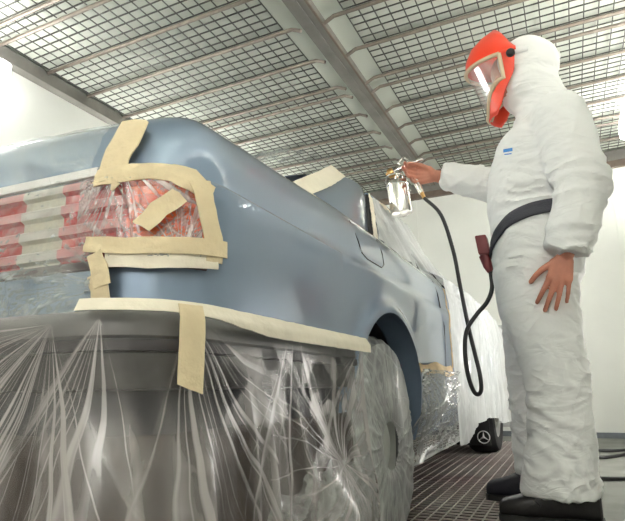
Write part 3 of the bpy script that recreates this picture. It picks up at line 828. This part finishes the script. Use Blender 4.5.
# drape over the rear bumper
def drape(u, v):
    s = lerp(.02, B_END + .015, u); t = v * .56; z = .555 - t
    side = sstep(B_S1 - .05, B_S1 + .1, s); end = sstep(B_END - .25, B_END, s)
    if z < .02: return None
    if s > B_S1 + .05 and z < lerp(.06, .17, end) + .02 * n1(s * 12, 2): return None
    base = .013 if t < .095 else .013 + .03 * sstep(.095, .35, t) * (1 - .5 * side)
    sdr = -.01 * sstep(B_S1, B_END, s)
    p, n = bump_at(s, z, base + sdr)
    # a torn opening under the bumper skirt on the left
    if s < .60 and .115 < t < .15 and n1(s * 16, 7) > -.08 + .1 * n1(t * 60, 2): return None
    f2 = max(0., 1 - 1.8 * abs(n1(s * 17 + 1.2 * n1(t * 4, 3) + .8 * t * n1(s * 3, 8), 61))) ** 3 * sstep(.06, .2, t) * .55
    f3 = max(0., 1 - 2.2 * abs(n1((s * 7 - t * 9), 65))) ** 3 * sstep(.2, .34, t) * .5
    f = max(f2, f3)
    sw = sstep(.10, .4, t)
    wav = .022 * sw * n1(s * 11 + .7 * n1(t * 5, 4), 71) + .012 * sw * n3(Vector((s * 18, t * 9, 1)))
    patchy = .45 * side * sstep(-.10, .06, n3(p * 13 + Vector((0, 0, 1.5)) * n3(p * 6))) * sstep(.17, .145, t) * sstep(.03, .06, t)
    patchy += .14 * (1 - side) * sstep(.0, .2, n3(p * 9)) * sstep(.20, .16, t)
    patchy += .30 * math.exp(-((s - .90 + .25 * (t - .3)) / .06) ** 2) * sstep(.12, .3, t) * (.6 + .4 * n1(s * 40, 3))
    bulge = .05 * side * math.exp(-((s - (B_S1 + .42)) / .16) ** 2 - ((t - .36) / .10) ** 2)
    hem = sstep(B_END - .02, B_END + .005, s) * .7
    return p, n, min(1, f + hem + .03 * sw + patchy), max(f * (.004 + .012 * sw) + wav + bulge, -.01 * sw)
film('plastic_film', 'big clear film draped over the rear bumper and hanging in pleats to the floor', drape, 360, 150, 'film_drape', uv=lambda u, v: (lerp(.02, B_END + .015, u), v * .56))
# crumpled lower sheet in front of the rear wheel
def crumple(u, v):
    y = lerp(.62, 1.27, u); z = lerp(.0, .30, v) ; x = -.485 + .05 * math.sin(PI * v) * math.sin(PI * u) - .3 * (1 - sstep(0, .35, u))
    p = Vector((x, y, .012 + z)); q = Vector((y * 7, z * 16, 3.1))
    w = n3(q) + .5 * n3(q * 2.3); f = ridge(z * 22 - y * 9 + 1.6 * n3(q * .6), 5, 3)
    return p, Vector((1, 0, 0)), min(1, f * .9 + .1), .02 * w + .012 * f
film('plastic_film', 'crumpled shiny film bunched on the floor in front of the rear wheel', crumple, 110, 70, 'film_sill')
# brown masking paper behind the drape
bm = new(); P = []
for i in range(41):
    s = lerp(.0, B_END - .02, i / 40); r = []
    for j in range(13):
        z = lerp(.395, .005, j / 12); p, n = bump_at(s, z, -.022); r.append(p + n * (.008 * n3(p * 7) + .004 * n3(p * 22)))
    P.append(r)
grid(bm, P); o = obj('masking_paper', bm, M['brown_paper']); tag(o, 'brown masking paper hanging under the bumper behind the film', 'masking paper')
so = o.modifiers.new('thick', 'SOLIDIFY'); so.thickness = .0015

# wheel bag
def wheel_bag(u, v):
    a = 2 * PI * u
    prof = [(.070, .030), (.10, .034), (.18, .030), (.26, .026), (.305, .016), (.323, -.01), (.328, -.06), (.328, -.14), (.318, -.205)]
    k = v * (len(prof) - 1); i = min(int(k), len(prof) - 2); q = k - i
    r = lerp(prof[i][0], prof[i + 1][0], q); o = lerp(prof[i][1], prof[i + 1][1], q)
    d = Vector((0, math.sin(a), math.cos(a)))
    n = (Vector((1, 0, 0)) * (1 - sstep(.55, .7, v)) + d * sstep(.5, .65, v)).normalized()
    p = Vector((-.515 + o, 1.53, .288)) + d * r * .93
    if p.z < .004: p.z = .004
    f = ridge(a * 3.6 + 1.2 * n1(r * 12, 3), 83, 4) * sstep(.07, .16, r)
    f = max(f, ridge(r * 26 + a * 4 + 2 * n3(p * 5), 85, 4) * .5)
    h = f * .005 + .006 * n3(p * 8) + .0018 * n3(p * 26)
    return p, n, min(1, f * .8), max(h, -.006)
film('plastic_film', 'milky film bag wrapped round the rear wheel', wheel_bag, 220, 60, 'film_wheel', uv=lambda u, v: (1.55 + (.07 + .26 * v) * math.sin(2 * PI * u), ZH + (.07 + .26 * v) * math.cos(2 * PI * u)))

# sheet over doors, side windows and nose
def side_film(u, v):
    y = lerp(2.41, 4.70, u)
    hood = sstep(2.75, 3.5, y)
    zc = interp(y, [2.3, 3.3, 3.9, 4.4, 4.7], [.95, .95, .93, .89, .86])
    A = [(-.45, .20), (-.452, .45), (-.455, .80), (-.475, zc - .03), (-.555, zc + .01), (-.665, 1.14), (-.725, 1.285), (-.80, 1.33), (-1.15, 1.36)]
    B = [(-.45, .20), (-.452, .45), (-.455, .74), (-.475, zc - .03), (-.54, zc + .01), (-.70, zc + .035), (-.85, zc + .055), (-1.0, zc + .065), (-1.2, zc + .07)]
    k = v * (len(A) - 1); i = min(int(k), len(A) - 2); q = k - i
    a = [lerp(A[i][c], A[i + 1][c], q) for c in (0, 1)]; b = [lerp(B[i][c], B[i + 1][c], q) for c in (0, 1)]
    x, z = lerp(a[0], b[0], hood), lerp(a[1], b[1], hood)
    if z < .4: z += .012 * n1(y * 6, 3) + .07 * sstep(2.5, 2.85, y) * sstep(3.8, 3.4, y)
    x -= .014 * sstep(.10, .0, u) * sstep(.45, .35, v)
    p = Vector((x, y, z)); n = Vector((1, 0, .2 if v < .5 else 1)).normalized()
    f = ridge(y * 9 + 1.2 * n1(z * 5, 2), 91, 4) * .8
    f = max(f, fan(y, z, [(2.4, .86, 8, .4, 93), (2.45, .5, 8, .3, 95), (3.3, .95, 8, .5, 97)]))
    sl = sstep(.5, .2, z)
    h = f * .012 + .012 * n3(Vector((y * 5, z * 4, 2))) + .014 * sl * n1(y * 14, 6) + .010
    return p, n, min(1, f * .8 + .15 * sstep(.55, .9, z)), max(h, .003) * (.25 + .75 * sstep(.0, .12, u))
film('plastic_film', 'white translucent film sheet over the front doors, side windows and nose', side_film, 200, 100, 'film_side')
def nose_film(u, v):
    x = lerp(-.46, -1.9, u); z = lerp(.12, .93, v)
    p = Vector((x, 4.72 - .0 * v, z)); f = ridge(x * 9 + n1(z * 4, 3), 101, 4)
    return p, Vector((0, 1, 0)), f * .7, .02 * f + .015 * n3(p * 6)
film('plastic_film', 'film sheet hanging down over the nose of the car', nose_film, 80, 40, 'film_side')
# film tucked round the sill between the wheels
def sill_film(u, v):
    y = lerp(1.83, 3.10, u)
    bot = interp(y, [1.8, 2.4, 2.8, 3.1], [.16, .18, .19, .22])
    z = lerp(.505, bot, v)
    x = -.468 - .10 * sstep(.40, .2, z) * (1 - .5 * u)
    p = Vector((x, y, z)); f = max(fan(y, z, [(2.36, .49, 10, .25, 111), (1.86, .5, 9, .25, 113), (2.6, .27, 8, .25, 115)]), ridge(z * 20 - y * 5 + n3(p * 5), 117, 4) * .7)
    return p, Vector((1, 0, .2)).normalized(), min(1, f * .9 + .5 * sstep(.94, 1, v)), f * .014 + .010 * n3(p * 9) + .006
film('plastic_film', 'shiny clear film tucked round the sill behind the rear wheel', sill_film, 130, 60, 'film_sill')
def window_film(u, v):
    a = mir(B0).lerp(Vector(B0), u); b = mir(T0).lerp(Vector(T0), u)
    p = (a + Vector((0, -.16, .0))).lerp(b, v) + Vector((0, -.055 - .06 * (4 * u * (1 - u)), .055 + .03 * math.sin(PI * v)))
    f = ridge(u * 14 + v * 6 + n3(p * 5), 121, 4)
    return p, Vector((0, -.6, .8)), f * .8, .012 * f + .008 * n3(p * 10)
film('plastic_film', 'greenish clear film over the rear window', window_film, 70, 40, 'film_trunk')

# ------------------------------------------------------------------ the painter
man = thing('person', 'painter in white hooded coverall and red face shield, spraying the car, left arm hanging', 'person', (-.08, 2.22, 0))
# body: one continuous surface (head, neck, trunk, limbs, hands with five fingers)
bm = new()
tilt = math.radians(24)
HC = Vector((-.075, 2.2, 1.705))                     # head centre
FW = Vector((-math.cos(tilt), 0, -math.sin(tilt))); UPV = Vector((-math.sin(tilt), 0, math.cos(tilt))); SDV = Vector((0, 1, 0))
HR = Matrix((FW, SDV, UPV)).transposed()             # head frame: x forward, y far side, z up
def hd(x, y, z): return HC + HR @ Vector((x, y, z))
ellipsoid(bm, hd(-.01, 0, .03), (.098, .076, .092), HR, 24, 16)          # cranium
ellipsoid(bm, hd(.035, 0, -.055), (.058, .056, .07), HR, 20, 12)         # face and jaw
ellipsoid(bm, hd(.062, 0, -.10), (.024, .026, .018), HR, 12, 8)          # chin
capsule(bm, hd(.088, 0, -.005), hd(.106, 0, -.043), .010, .014)          # nose
capsule(bm, hd(.084, -.018, -.078), hd(.084, .018, -.078), .009, .009)   # lips
for q in (-1, 1):
    ellipsoid(bm, hd(.077, .03 * q, -.004), (.013, .014, .011), HR, 12, 8)
    capsule(bm, hd(.083, .018 * q, .018), hd(.076, .045 * q, .017), .008, .007)
    ellipsoid(bm, hd(-.01, .077 * q, -.02), (.018, .010, .032), HR, 12, 8)
capsule(bm, hd(-.03, 0, -.06), (.0, 2.2, 1.46), .058, .066)
loft(bm, [(-.06, 2.2, .86, .12, .16), (-.06, 2.2, 1.05, .12, .155), (-.05, 2.2, 1.25, .125, .17), (-.02, 2.2, 1.40, .11, .185), (.0, 2.2, 1.47, .07, .10)])
LS, LE, LW = Vector((.06, 2.0, 1.39)), Vector((.10, 1.955, 1.10)), Vector((.025, 1.945, .875))
RS, RE, RW = Vector((-.01, 2.39, 1.40)), Vector((-.20, 2.45, 1.32)), Vector((-.475, 2.375, 1.40))
for (a, b, c) in ((LS, LE, LW), (RS, RE, RW)):
    capsule(bm, a, b, .055, .042); capsule(bm, b, c, .042, .028)
LH, LK, LA = Vector((-.06, 2.10, .90)), Vector((-.045, 2.09, .48)), Vector((-.06, 2.09, .09))
RH, RK, RAk = Vector((-.08, 2.30, .90)), Vector((-.13, 2.37, .48)), Vector((-.14, 2.42, .09))
for (a, b, c) in ((LH, LK, LA), (RH, RK, RAk)):
    capsule(bm, a, b, .085, .058); capsule(bm, b, c, .056, .042); capsule(bm, c + Vector((.03, 0, -.03)), c + Vector((-.13, 0, -.045)), .036, .03)
def hand(bm, wrist, fdir, palm_n, thumb_side, curls, scale=1.0, spread=.16, thumb_curl=.35, thumb_open=.68):
    """fdir: wrist to knuckles; palm_n: out of the palm; thumb_side: towards the thumb."""
    f = fdir.normalized(); n = (palm_n - f * palm_n.dot(f)).normalized(); th = (thumb_side - f * thumb_side.dot(f) - n * thumb_side.dot(n)).normalized()
    k = scale
    kn = []
    for i in range(4):                                # index..little
        o = (1.5 - i) * .020 * k
        base = wrist + f * (.088 - .006 * abs(i - 1) - .004 * (i == 3)) * k + th * o
        kn.append(base); capsule(bm, wrist + f * .012 * k + th * o * .55, base, .0145 * k, .0115 * k)
    for i in range(4):
        d = (f + th * spread * (1.5 - i) * .5).normalized(); p = kn[i]
        L = [(.044, .027, .022), (.048, .031, .023), (.045, .029, .022), (.036, .022, .020)][i]; r = [.0095, .0098, .0092, .008][i] * k
        for j in range(3):
            c = curls[i] * (.75, 1.0, .7)[j]
            d = (d * math.cos(c) + n * math.sin(c)).normalized(); n2 = n
            q = p + d * L[j] * k; capsule(bm, p, q, r * (1 - .06 * j), r * (.94 - .07 * j), 10); p = q
    tb = wrist + f * .024 * k + th * .026 * k + n * .006 * k
    capsule(bm, wrist + f * .012 * k, tb, .016 * k, .015 * k)
    d = (f * .72 + th * thumb_open + n * .2).normalized(); p = tb
    for j, (L, r) in enumerate(((.042, .0125), (.033, .0108), (.026, .0098))):
        q = p + d * L * k; capsule(bm, p, q, r * k, r * .9 * k, 10); p = q
        d = (d + (n * .6 + f * .5 - th * .35) * thumb_curl).normalized()
# hanging left hand: back of the hand towards the viewer, fingers pointing down and a little forward
hand(bm, LW + Vector((-.006, 0, -.012)), Vector((-.32, -.02, -.95)), Vector((-.15, 1, .1)), Vector((-1, -.1, .25)), (.30, .20, .24, .34), 1.02, .24)
# right hand round the grip of the spray gun
GRIP = Vector((-.570, 2.355, 1.40)); GA = Vector((.36, 0, -.93)).normalized()      # grip axis, downwards
hand(bm, RW + Vector((-.0, .0, .004)), Vector((-.95, -.22, .05)), Vector((-.1, -1, 0)) * -1 + Vector((-.3, -2, 0)), Vector((-.25, 0, 1)), (1.0, 1.05, 1.1, 1.15), 1.08, .1, .8, .3)
bm = voxel(bm, .0044, 3, .4)
# material slots: skin all over, eyes darker
ob_body = part('body', bm, M['skin'], man)

# coverall
bm = new()
loft(bm, [(-.075, 2.2, .80, .135, .175), (-.072, 2.2, .90, .165, .205), (-.066, 2.2, 1.0, .176, .205), (-.058, 2.2, 1.05, .176, .198), (-.055, 2.2, 1.13, .188, .205), (-.038, 2.2, 1.25, .186, .215),
          (-.014, 2.2, 1.36, .172, .225), (.015, 2.2, 1.44, .135, .175), (.02, 2.2, 1.50, .09, .10)])
for (a, b, c, r0, r1, r2) in ((LS, LE, LW, .096, .086, .070), (RS, RE, RW + Vector((.03, .005, 0)), .088, .080, .058)):
    capsule(bm, a, b, r0, r1, 18)
    tube(bm, [b.lerp(a, .2), b, b.lerp(c, .5), c + (c - b).normalized() * .0], [r1 * .9, r1, (r1 + r2) / 2 * 1.04, r2], 18)
capsule(bm, (.01, 2.13, 1.415), LS, .09, .094); capsule(bm, (.01, 2.27, 1.415), RS, .09, .086)
legs = [[(-.085, 2.115, .88, .150, .125), (-.088, 2.105, .72, .142, .118), (-.065, 2.095, .58, .116, .108), (-.052, 2.09, .45, .100, .10), (-.058, 2.09, .30, .104, .10), (-.078, 2.09, .17, .116, .105), (-.086, 2.09, .088, .121, .108)],
        [(-.09, 2.29, .88, .145, .125), (-.105, 2.315, .72, .130, .118), (-.135, 2.35, .58, .112, .105), (-.145, 2.38, .45, .098, .098), (-.15, 2.40, .30, .098, .095), (-.145, 2.42, .17, .104, .098), (-.14, 2.42, .10, .108, .10)]]
for L in legs: loft(bm, L[::-1])
bm = voxel(bm, .009, 6, .5)
bm.normal_update()
def fold_disp(p):
    v = 0.
    # bunching at waist, elbow and ankles; long drag lines on the trunk and thighs
    v += .007 * ridge((p.z * 13 + p.x * 6 + 1.5 * n3(p * 5)), 3, 2) * (.35 + .65 * math.exp(-((p.z - 1.12) / .12) ** 2))
    v += (.007 * ridge((p.z * 10 - p.x * 9 + 1.8 * n3(p * 5)), 7, 2) + .006 * ridge((p.z * 15 + p.x * 14 + p.y * 8 + 1.8 * n3(p * 6)), 9, 2)) * sstep(.70, .40, p.z)
    v += .007 * ridge((p.z * 8 + p.x * 10 + p.y * 4 + 1.3 * n3(p * 4)), 11, 2) * sstep(.55, .75, p.z) * sstep(1.0, .85, p.z)
    v += .006 * ridge((p.z * 7 - p.x * 8 + 1.5 * n3(p * 4)), 17, 2) * sstep(1.1, 1.3, p.z)
    if p.y < 2.03 and .85 < p.z < 1.2: v += .008 * ridge(p.z * 17 + p.x * 5 + 1.2 * n3(p * 6), 13, 2)
    if p.x < -.26: v += .008 * ridge(p.x * 16 + p.z * 6 + n3(p * 6), 15, 2)
    return v + .007 * n3(p * 7) + .0025 * n3(p * 24)
for v in bm.verts:
    p = v.co.copy(); w = 1.
    belt = math.exp(-((p.z - 1.02 - .2 * (p.x + .1)) / .035) ** 2) * (1 if p.x < .1 and p.y > 2.04 else .2)
    v.co = p + v.normal * (fold_disp(p) - .010 * belt)
SUIT = BVHTree.FromBMesh(bm)
coverall = part('coverall', bm, M['suit'], man)

# hood
bm = new()
ellipsoid(bm, HC + Vector((.045, 0, .035)), (.128, .112, .128), None, 28, 18)
ellipsoid(bm, HC + Vector((.045, 0, -.07)), (.118, .112, .12), None, 24, 16)
loft(bm, [(.02, 2.2, 1.44, .14, .17), (.02, 2.2, 1.50, .115, .13), (.012, 2.2, 1.57, .100, .108), (-.0, 2.2, 1.64, .09, .10)])
bm = voxel(bm, .008, 5, .5); bm.normal_update()
for v in bm.verts:
    p = v.co; v.co = p + v.normal * (.006 * n3(p * 11) + .006 * ridge(p.z * 12 + p.x * 6 + n3(p * 6), 23, 2) * sstep(1.72, 1.6, p.z))
# opening for the face
kill = []
for v in bm.verts:
    q = HR.transposed() @ (v.co - HC)
    if q.x > .055 and abs(q.y) < .07 and -.075 < q.z < .085: kill.append(v)
bmesh.ops.delete(bm, geom=kill, context='VERTS')
part('hood', bm, M['suit'], man)

# face shield in the head frame
SO = Vector((-.085, 2.2, 1.757))
def shield_pt(a, z, push=0.):
    """a: angle round the head from straight ahead; z up from the window's top edge; leans in towards the chin."""
    if z <= 0: rf = .186 + .33 * z; hw = .119 + .14 * z
    else:
        t = z / .18; rf = interp(t, [0, .3, .6, .85, 1], [.189, .186, .160, .112, .062]); hw = .121 * (1 - .35 * t * t)
    c, s_ = math.cos(a), math.sin(a)
    return SO + Vector((-(rf + push) * c if c > 0 else -.12 * c, (hw + push) * s_, z))
Z_TOP = .0; Z_BOT = -.222
def edge_z(a):                # lower edge of the window, tapering to the chin
    return lerp(Z_BOT, -.105, sstep(.25, 1.30, abs(a)))
bm = new(); P = []
AW = 1.36
for i in range(41):
    a = lerp(-AW, AW, i / 40); P.append([shield_pt(a, lerp(Z_TOP - .012 * 0, edge_z(a), j / 12)) for j in range(13)])
grid(bm, P); win = part('visor_window', bm, M['visor'], man); 
bm = new(); P = []
for i in range(61):           # red brow
    a = lerp(-1.78, 1.78, i / 60); r = []
    for j in range(13):
        t = j / 12; p = shield_pt(a, lerp(.002, .18, t), .003)
        p.z -= (abs(a) / 1.78) ** 2 * .14 * t; r.append(p)
    P.append(r)
grid(bm, P); shield = part('face_shield', bm, M['red_shield'], man)
so = shield.modifiers.new('thick', 'SOLIDIFY'); so.thickness = .004
bm = new()
for sg in (-1, 1):            # red cheek pieces running down to the chin
    P = []
    for i in range(15):
        t = i / 14; z = lerp(Z_TOP + .012, -.236, t)
        a0 = AW - .05 if t < .36 else None
        ain = interp(z, [-.236, Z_BOT, -.105, .05], [.02, .25, 1.34, 1.36]); aout = interp(z, [-.236, -.20, -.08, .05], [.85, 1.15, 1.66, 1.78])
        P.append([shield_pt(sg * lerp(ain, aout, j / 8), z, .002) for j in range(9)])
    grid(bm, P)
ck = part('cheek_guard', bm, M['red_shield'], shield)
so = ck.modifiers.new('thick', 'SOLIDIFY'); so.thickness = .004
loop = [shield_pt(lerp(-AW, AW, i / 30), Z_TOP, .005) for i in range(31)] + [shield_pt(AW, lerp(Z_TOP, -.105, i / 5), .005) for i in range(1, 6)] + \
       [shield_pt(lerp(AW, -AW, i / 40), edge_z(lerp(AW, -AW, i / 40)), .005) for i in range(1, 41)] + [shield_pt(-AW, lerp(-.105, Z_TOP, i / 5), .005) for i in range(1, 6)]
bm = new(); tube(bm, loop, .0085, 8); part('visor_frame', bm, M['beige'], win)
for sg in (-1, 1):
    c = shield_pt(sg * 1.60, -.012, .004); bm = new(); lathe(bm, [(.0, .016), (.012, .015), (.017, .010), (.017, -.006)], c, (0, sg, 0), 18); part('pivot_knob', bm, M['rubber'], shield)
bm = new()                    # head band round the back of the hood
pts = [HC + Vector((.0 + .140 * math.sin(t) * 1.12, -.118 * math.cos(t), .045 + .01 * math.sin(t))) for t in [PI * i / 24 for i in range(25)]]
P = [[p + Vector((0, 0, -.011)), p + Vector((0, 0, .011))] for p in pts]; grid(bm, P)
hb = part('head_band', bm, M['white_plastic'], shield); so = hb.modifiers.new('thick', 'SOLIDIFY'); so.thickness = .003
bm = new(); lathe(bm, [(.0, .018), (.014, .016), (.016, .0)], HC + Vector((.158, 0, .052)), (1, 0, 0), 16); part('band_knob', bm, M['white_plastic'], hb)

# belt with air regulator box: belt runs round the waist, lower at the front
bm = new(); P = []
for i in range(73):
    a = 2 * PI * i / 72; d = Vector((math.cos(a), math.sin(a), 0)); r = []
    for j in range(5):
        zc_ = interp(-math.cos(a), [-1, 0, .45, .8, 1], [1.065, 1.062, 1.04, .995, .965]); z = zc_ + (j - 2) * .0125
        o = Vector((-.06, 2.2, z)) + d * .6
        loc, nrm, idx, dist = SUIT.ray_cast(o, -d)
        if loc is None or (loc - Vector((-.06, 2.2, z))).length > .27: loc = Vector((-.06 + .185 * d.x, 2.2 + .212 * d.y, z))
        if loc.y < 2.2 - .225: loc.y = 2.2 - .225 + .0
        r.append(loc + d * .005)
    P.append(r)
# smooth the belt along its run
for _ in range(3):
    P = [[(P[i - 1][j] + P[i][j] * 2 + P[(i + 1) % 72][j]) / 4 for j in range(5)] for i in range(72)]
grid(bm, P, True); belt = part('belt', bm, M['belt'], man); so = belt.modifiers.new('thick', 'SOLIDIFY'); so.thickness = .006; so.offset = 1
bm = boxbm(-.292, -.248, 2.165, 2.225, .955, 1.035, bev=.006); 
for v in bm.verts: v.co.x += (v.co.z - 1.0) * -.12
part('regulator', bm, M['dark_red'], belt)
bm = new(); tube(bm, [(-.268, 2.195, .955), (-.258, 2.195, .91), (-.25, 2.195, .885)], [.022, .018, .012], 12); part('regulator_bowl', bm, M['dark_red'], belt)

# boots
def boot(toe, heel, y, mt, lace, label):
    L = heel - toe
    secs = [(0., .014, .050, .030), (.03, .012, .068, .040), (.12, .012, .076, .047), (.28, .012, .088, .051), (.45, .012, .118, .047), (.60, .012, .155, .043), (.75, .012, .175, .042), (.90, .012, .178, .040), (.985, .014, .165, .032), (1., .02, .15, .020)]
    bm = new(); R = []
    for (t, z0, z1, w) in secs:
        x = toe + L * t; ring = []
        for k in range(20):
            a = 2 * PI * k / 20; c, s_ = math.cos(a), math.sin(a)
            c = math.copysign(abs(c) ** .75, c); s_ = math.copysign(abs(s_) ** .75, s_)
            ring.append(bm.verts.new((x, y + w * c, (z0 + z1) / 2 + (z1 - z0) / 2 * s_)))
        R.append(ring)
    for i in range(len(R) - 1):
        for k in range(20): bm.faces.new((R[i][k], R[i][(k + 1) % 20], R[i + 1][(k + 1) % 20], R[i + 1][k]))
    bm.faces.new(R[0][::-1]); bm.faces.new(R[-1])
    b = part('boot', bm, mt, man, label=label); ms = b.modifiers.new('sub', 'SUBSURF'); ms.levels = 1; ms.render_levels = 1
    bm = new(); pl = [(-.004, .026), (.03, .044), (.12, .051), (.28, .054), (.5, .048), (.75, .045), (.93, .043), (1.01, .026)]
    rows = [[(toe + L * t, y + w * q) for q in (-1, -.5, 0, .5, 1)] for (t, w) in pl]
    T = [[bm.verts.new((a, b2, .022)) for a, b2 in r] for r in rows]; Bq = [[bm.verts.new((a, b2, .001 if i != 4 else .004)) for a, b2 in r] for i, r in enumerate(rows)]
    for i in range(len(rows) - 1):
        for j in range(4): bm.faces.new((T[i][j], T[i + 1][j], T[i + 1][j + 1], T[i][j + 1])); bm.faces.new((Bq[i][j], Bq[i][j + 1], Bq[i + 1][j + 1], Bq[i + 1][j]))
        for j in (0, 4): bm.faces.new((T[i][j], Bq[i][j], Bq[i + 1][j], T[i + 1][j]))
    for i in (0, -1):
        for j in range(4): bm.faces.new((T[i][j], T[i][j + 1], Bq[i][j + 1], Bq[i][j]))
    part('sole', bm, M['sole'], b)
    if lace:
        bm = new()
        for k, t in enumerate((.33, .40, .47)):
            x = toe + L * t; z = interp(t, [.28, .45, .6], [.088, .118, .155])
            tube(bm, [(x, y - .034, z - .016), (x + .004, y, z + .004), (x, y + .034, z - .016)], .0035, 6)
        tube(bm, catmull([(toe + L * .42, y - .03, .105), (toe + L * .36, y - .05, .085), (toe + L * .43, y - .06, .06)], 5), .003, 6)
        part('laces', bm, M['rubber'], b)
boot(-.282, .038, 2.09, M['boot'], True, 'shiny black leather boot on the near foot'); boot(-.372, -.06, 2.43, M['boot_navy'], False, 'dark dull boot on the far foot')
# small blue print on the chest
bm = new(); V = []
for i in range(9):
    r = []
    for j in range(4):
        px, py = 504 + 9 * i / 8, 149.5 + 1.1 * j - .2 * i
        loc, n_ = hit(px, py, SUIT); r.append(loc + n_ * .003)
    V.append(r)
grid(bm, V)
V = []
for i in range(9):
    r = []
    for j in range(3):
        px, py = 505 + 7 * i / 8, 154.2 + .5 * j - .1 * i
        loc, n_ = hit(px, py, SUIT); r.append(loc + n_ * .003)
    V.append(r)
grid(bm, V)
part('chest_print', bm, M['blue'], coverall)

# ------------------------------------------------------------------ spray gun and hoses
gun = thing('spray_gun', 'silver spray gun with hanging cup held in the raised right hand', 'spray gun', tuple(GRIP))
bm = new(); tube(bm, [GRIP - GA * .06, GRIP - GA * .01, GRIP + GA * .05, GRIP + GA * .085], [.015, .014, .0145, .013], 14); part('grip', bm, M['gun'], gun)
HDp = GRIP - GA * .075                             # head of the gun
GF = Vector((-.90, -.10, -.30)).normalized()       # spraying direction
bm = new(); tube(bm, [HDp - GF * .045, HDp - GF * .02, HDp + GF * .05, HDp + GF * .075], [.010, .018, .019, .016], 16); part('gun_body', bm, M['gun'], gun)
bm = new(); lathe(bm, [(.0, .034), (.008, .034), (.012, .026), (.022, .022), (.024, .012), (.024, -.004), (.016, -.006)], HDp + GF * .078, GF, 24); part('air_cap', bm, M['brass'], gun)
bm = new(); lathe(bm, [(.0, .03), (.009, .03), (.011, .024), (.011, .0)], HDp - GF * .045, -GF, 16); part('adjusting_knob', bm, M['gun'], gun)
bm = new(); tube(bm, catmull([HDp + GF * .028 + Vector((0, 0, .012)), HDp + GF * .045 + Vector((0, 0, .036)), HDp + GF * .02 + Vector((0, 0, .05)), HDp + GF * .0 + Vector((0, 0, .03))], 6), .006, 8); part('hook', bm, M['gun'], gun)
bm = new(); tube(bm, catmull([HDp + GF * .035 - Vector((0, 0, .014)), GRIP + GF * .045 - Vector((0, 0, .01)), GRIP + GF * .042 + GA * .05], 5), .0055, 8); part('trigger', bm, M['gun'], gun)
CT = HDp + GF * .062 + Vector((0, 0, -.035))
bm = new(); tube(bm, [CT + Vector((0, 0, .03)), CT + Vector((.004, 0, -.02))], .011, 12); part('cup_stem', bm, M['gun'], gun)
bm = new(); cax = Vector((.10, 0, -1)).normalized()
lathe(bm, [(.0, -.004), (.033, -.002), (.051, .004), (.055, .010), (.055, .022), (.051, .026), (.051, .045), (.052, .145), (.049, .162), (.03, .170), (.0, .171)], CT + cax * .02, cax, 36); cup = part('paint_cup', bm, M['gun'], gun)
bm = new(); tube(bm, catmull([CT + cax * .03 + Vector((.052, 0, 0)), CT + cax * .0 + Vector((.03, -.04, 0)), CT + cax * .0 + Vector((-.03, -.04, 0)), CT + cax * .03 + Vector((-.052, 0, 0))], 6), .004, 8); part('lid_clamp', bm, M['gun'], cup)
GE = GRIP + GA * .085
bm = new(); tube(bm, [GE, GE + GA * .03], [.010, .008], 12); part('hose_coupling', bm, M['brass'], gun)
hs = [GE + GA * .028, on_y(441, 215, 2.34), on_y(453, 250, 2.32), on_y(460, 285, 2.30), on_y(467, 320, 2.28), on_y(474, 350, 2.26), on_y(480, 375, 2.24), on_y(481, 391, 2.22), on_y(475, 393, 2.20), on_y(468, 375, 2.19), on_y(465, 350, 2.185), on_y(467, 330, 2.18), on_y(477, 314, 2.18), on_y(487, 302, 2.185), on_y(492, 288, 2.19), Vector((-.25, 2.195, .888))]
bm = new(); tube(bm, catmull(hs, 8), .0085, 10)
tag(obj('air_hose', bm, M['hose']), 'black air hose looping from the spray gun to the painter’s belt', 'hose')
fl_ = [on_y(625, 450, 5.0) * 0 + Vector((.50, 4.6, .012)), Vector((.2, 4.25, .012)), Vector((-.02, 4.22, .012)), Vector((-.06, 4.0, .012)), Vector((.10, 3.85, .012)), Vector((.30, 4.1, .012)), Vector((.55, 4.0, .012)), Vector((.60, 3.5, .012)), Vector((.30, 3.15, .012)), Vector((.10, 3.02, .012)), Vector((-.05, 3.05, .012)), Vector((-.1, 3.3, .012))]
bm = new(); tube(bm, catmull(fl_, 10), .010, 10)
tag(obj('floor_hose', bm, M['hose']), 'dark hose lying in loops on the concrete floor behind the painter', 'hose')
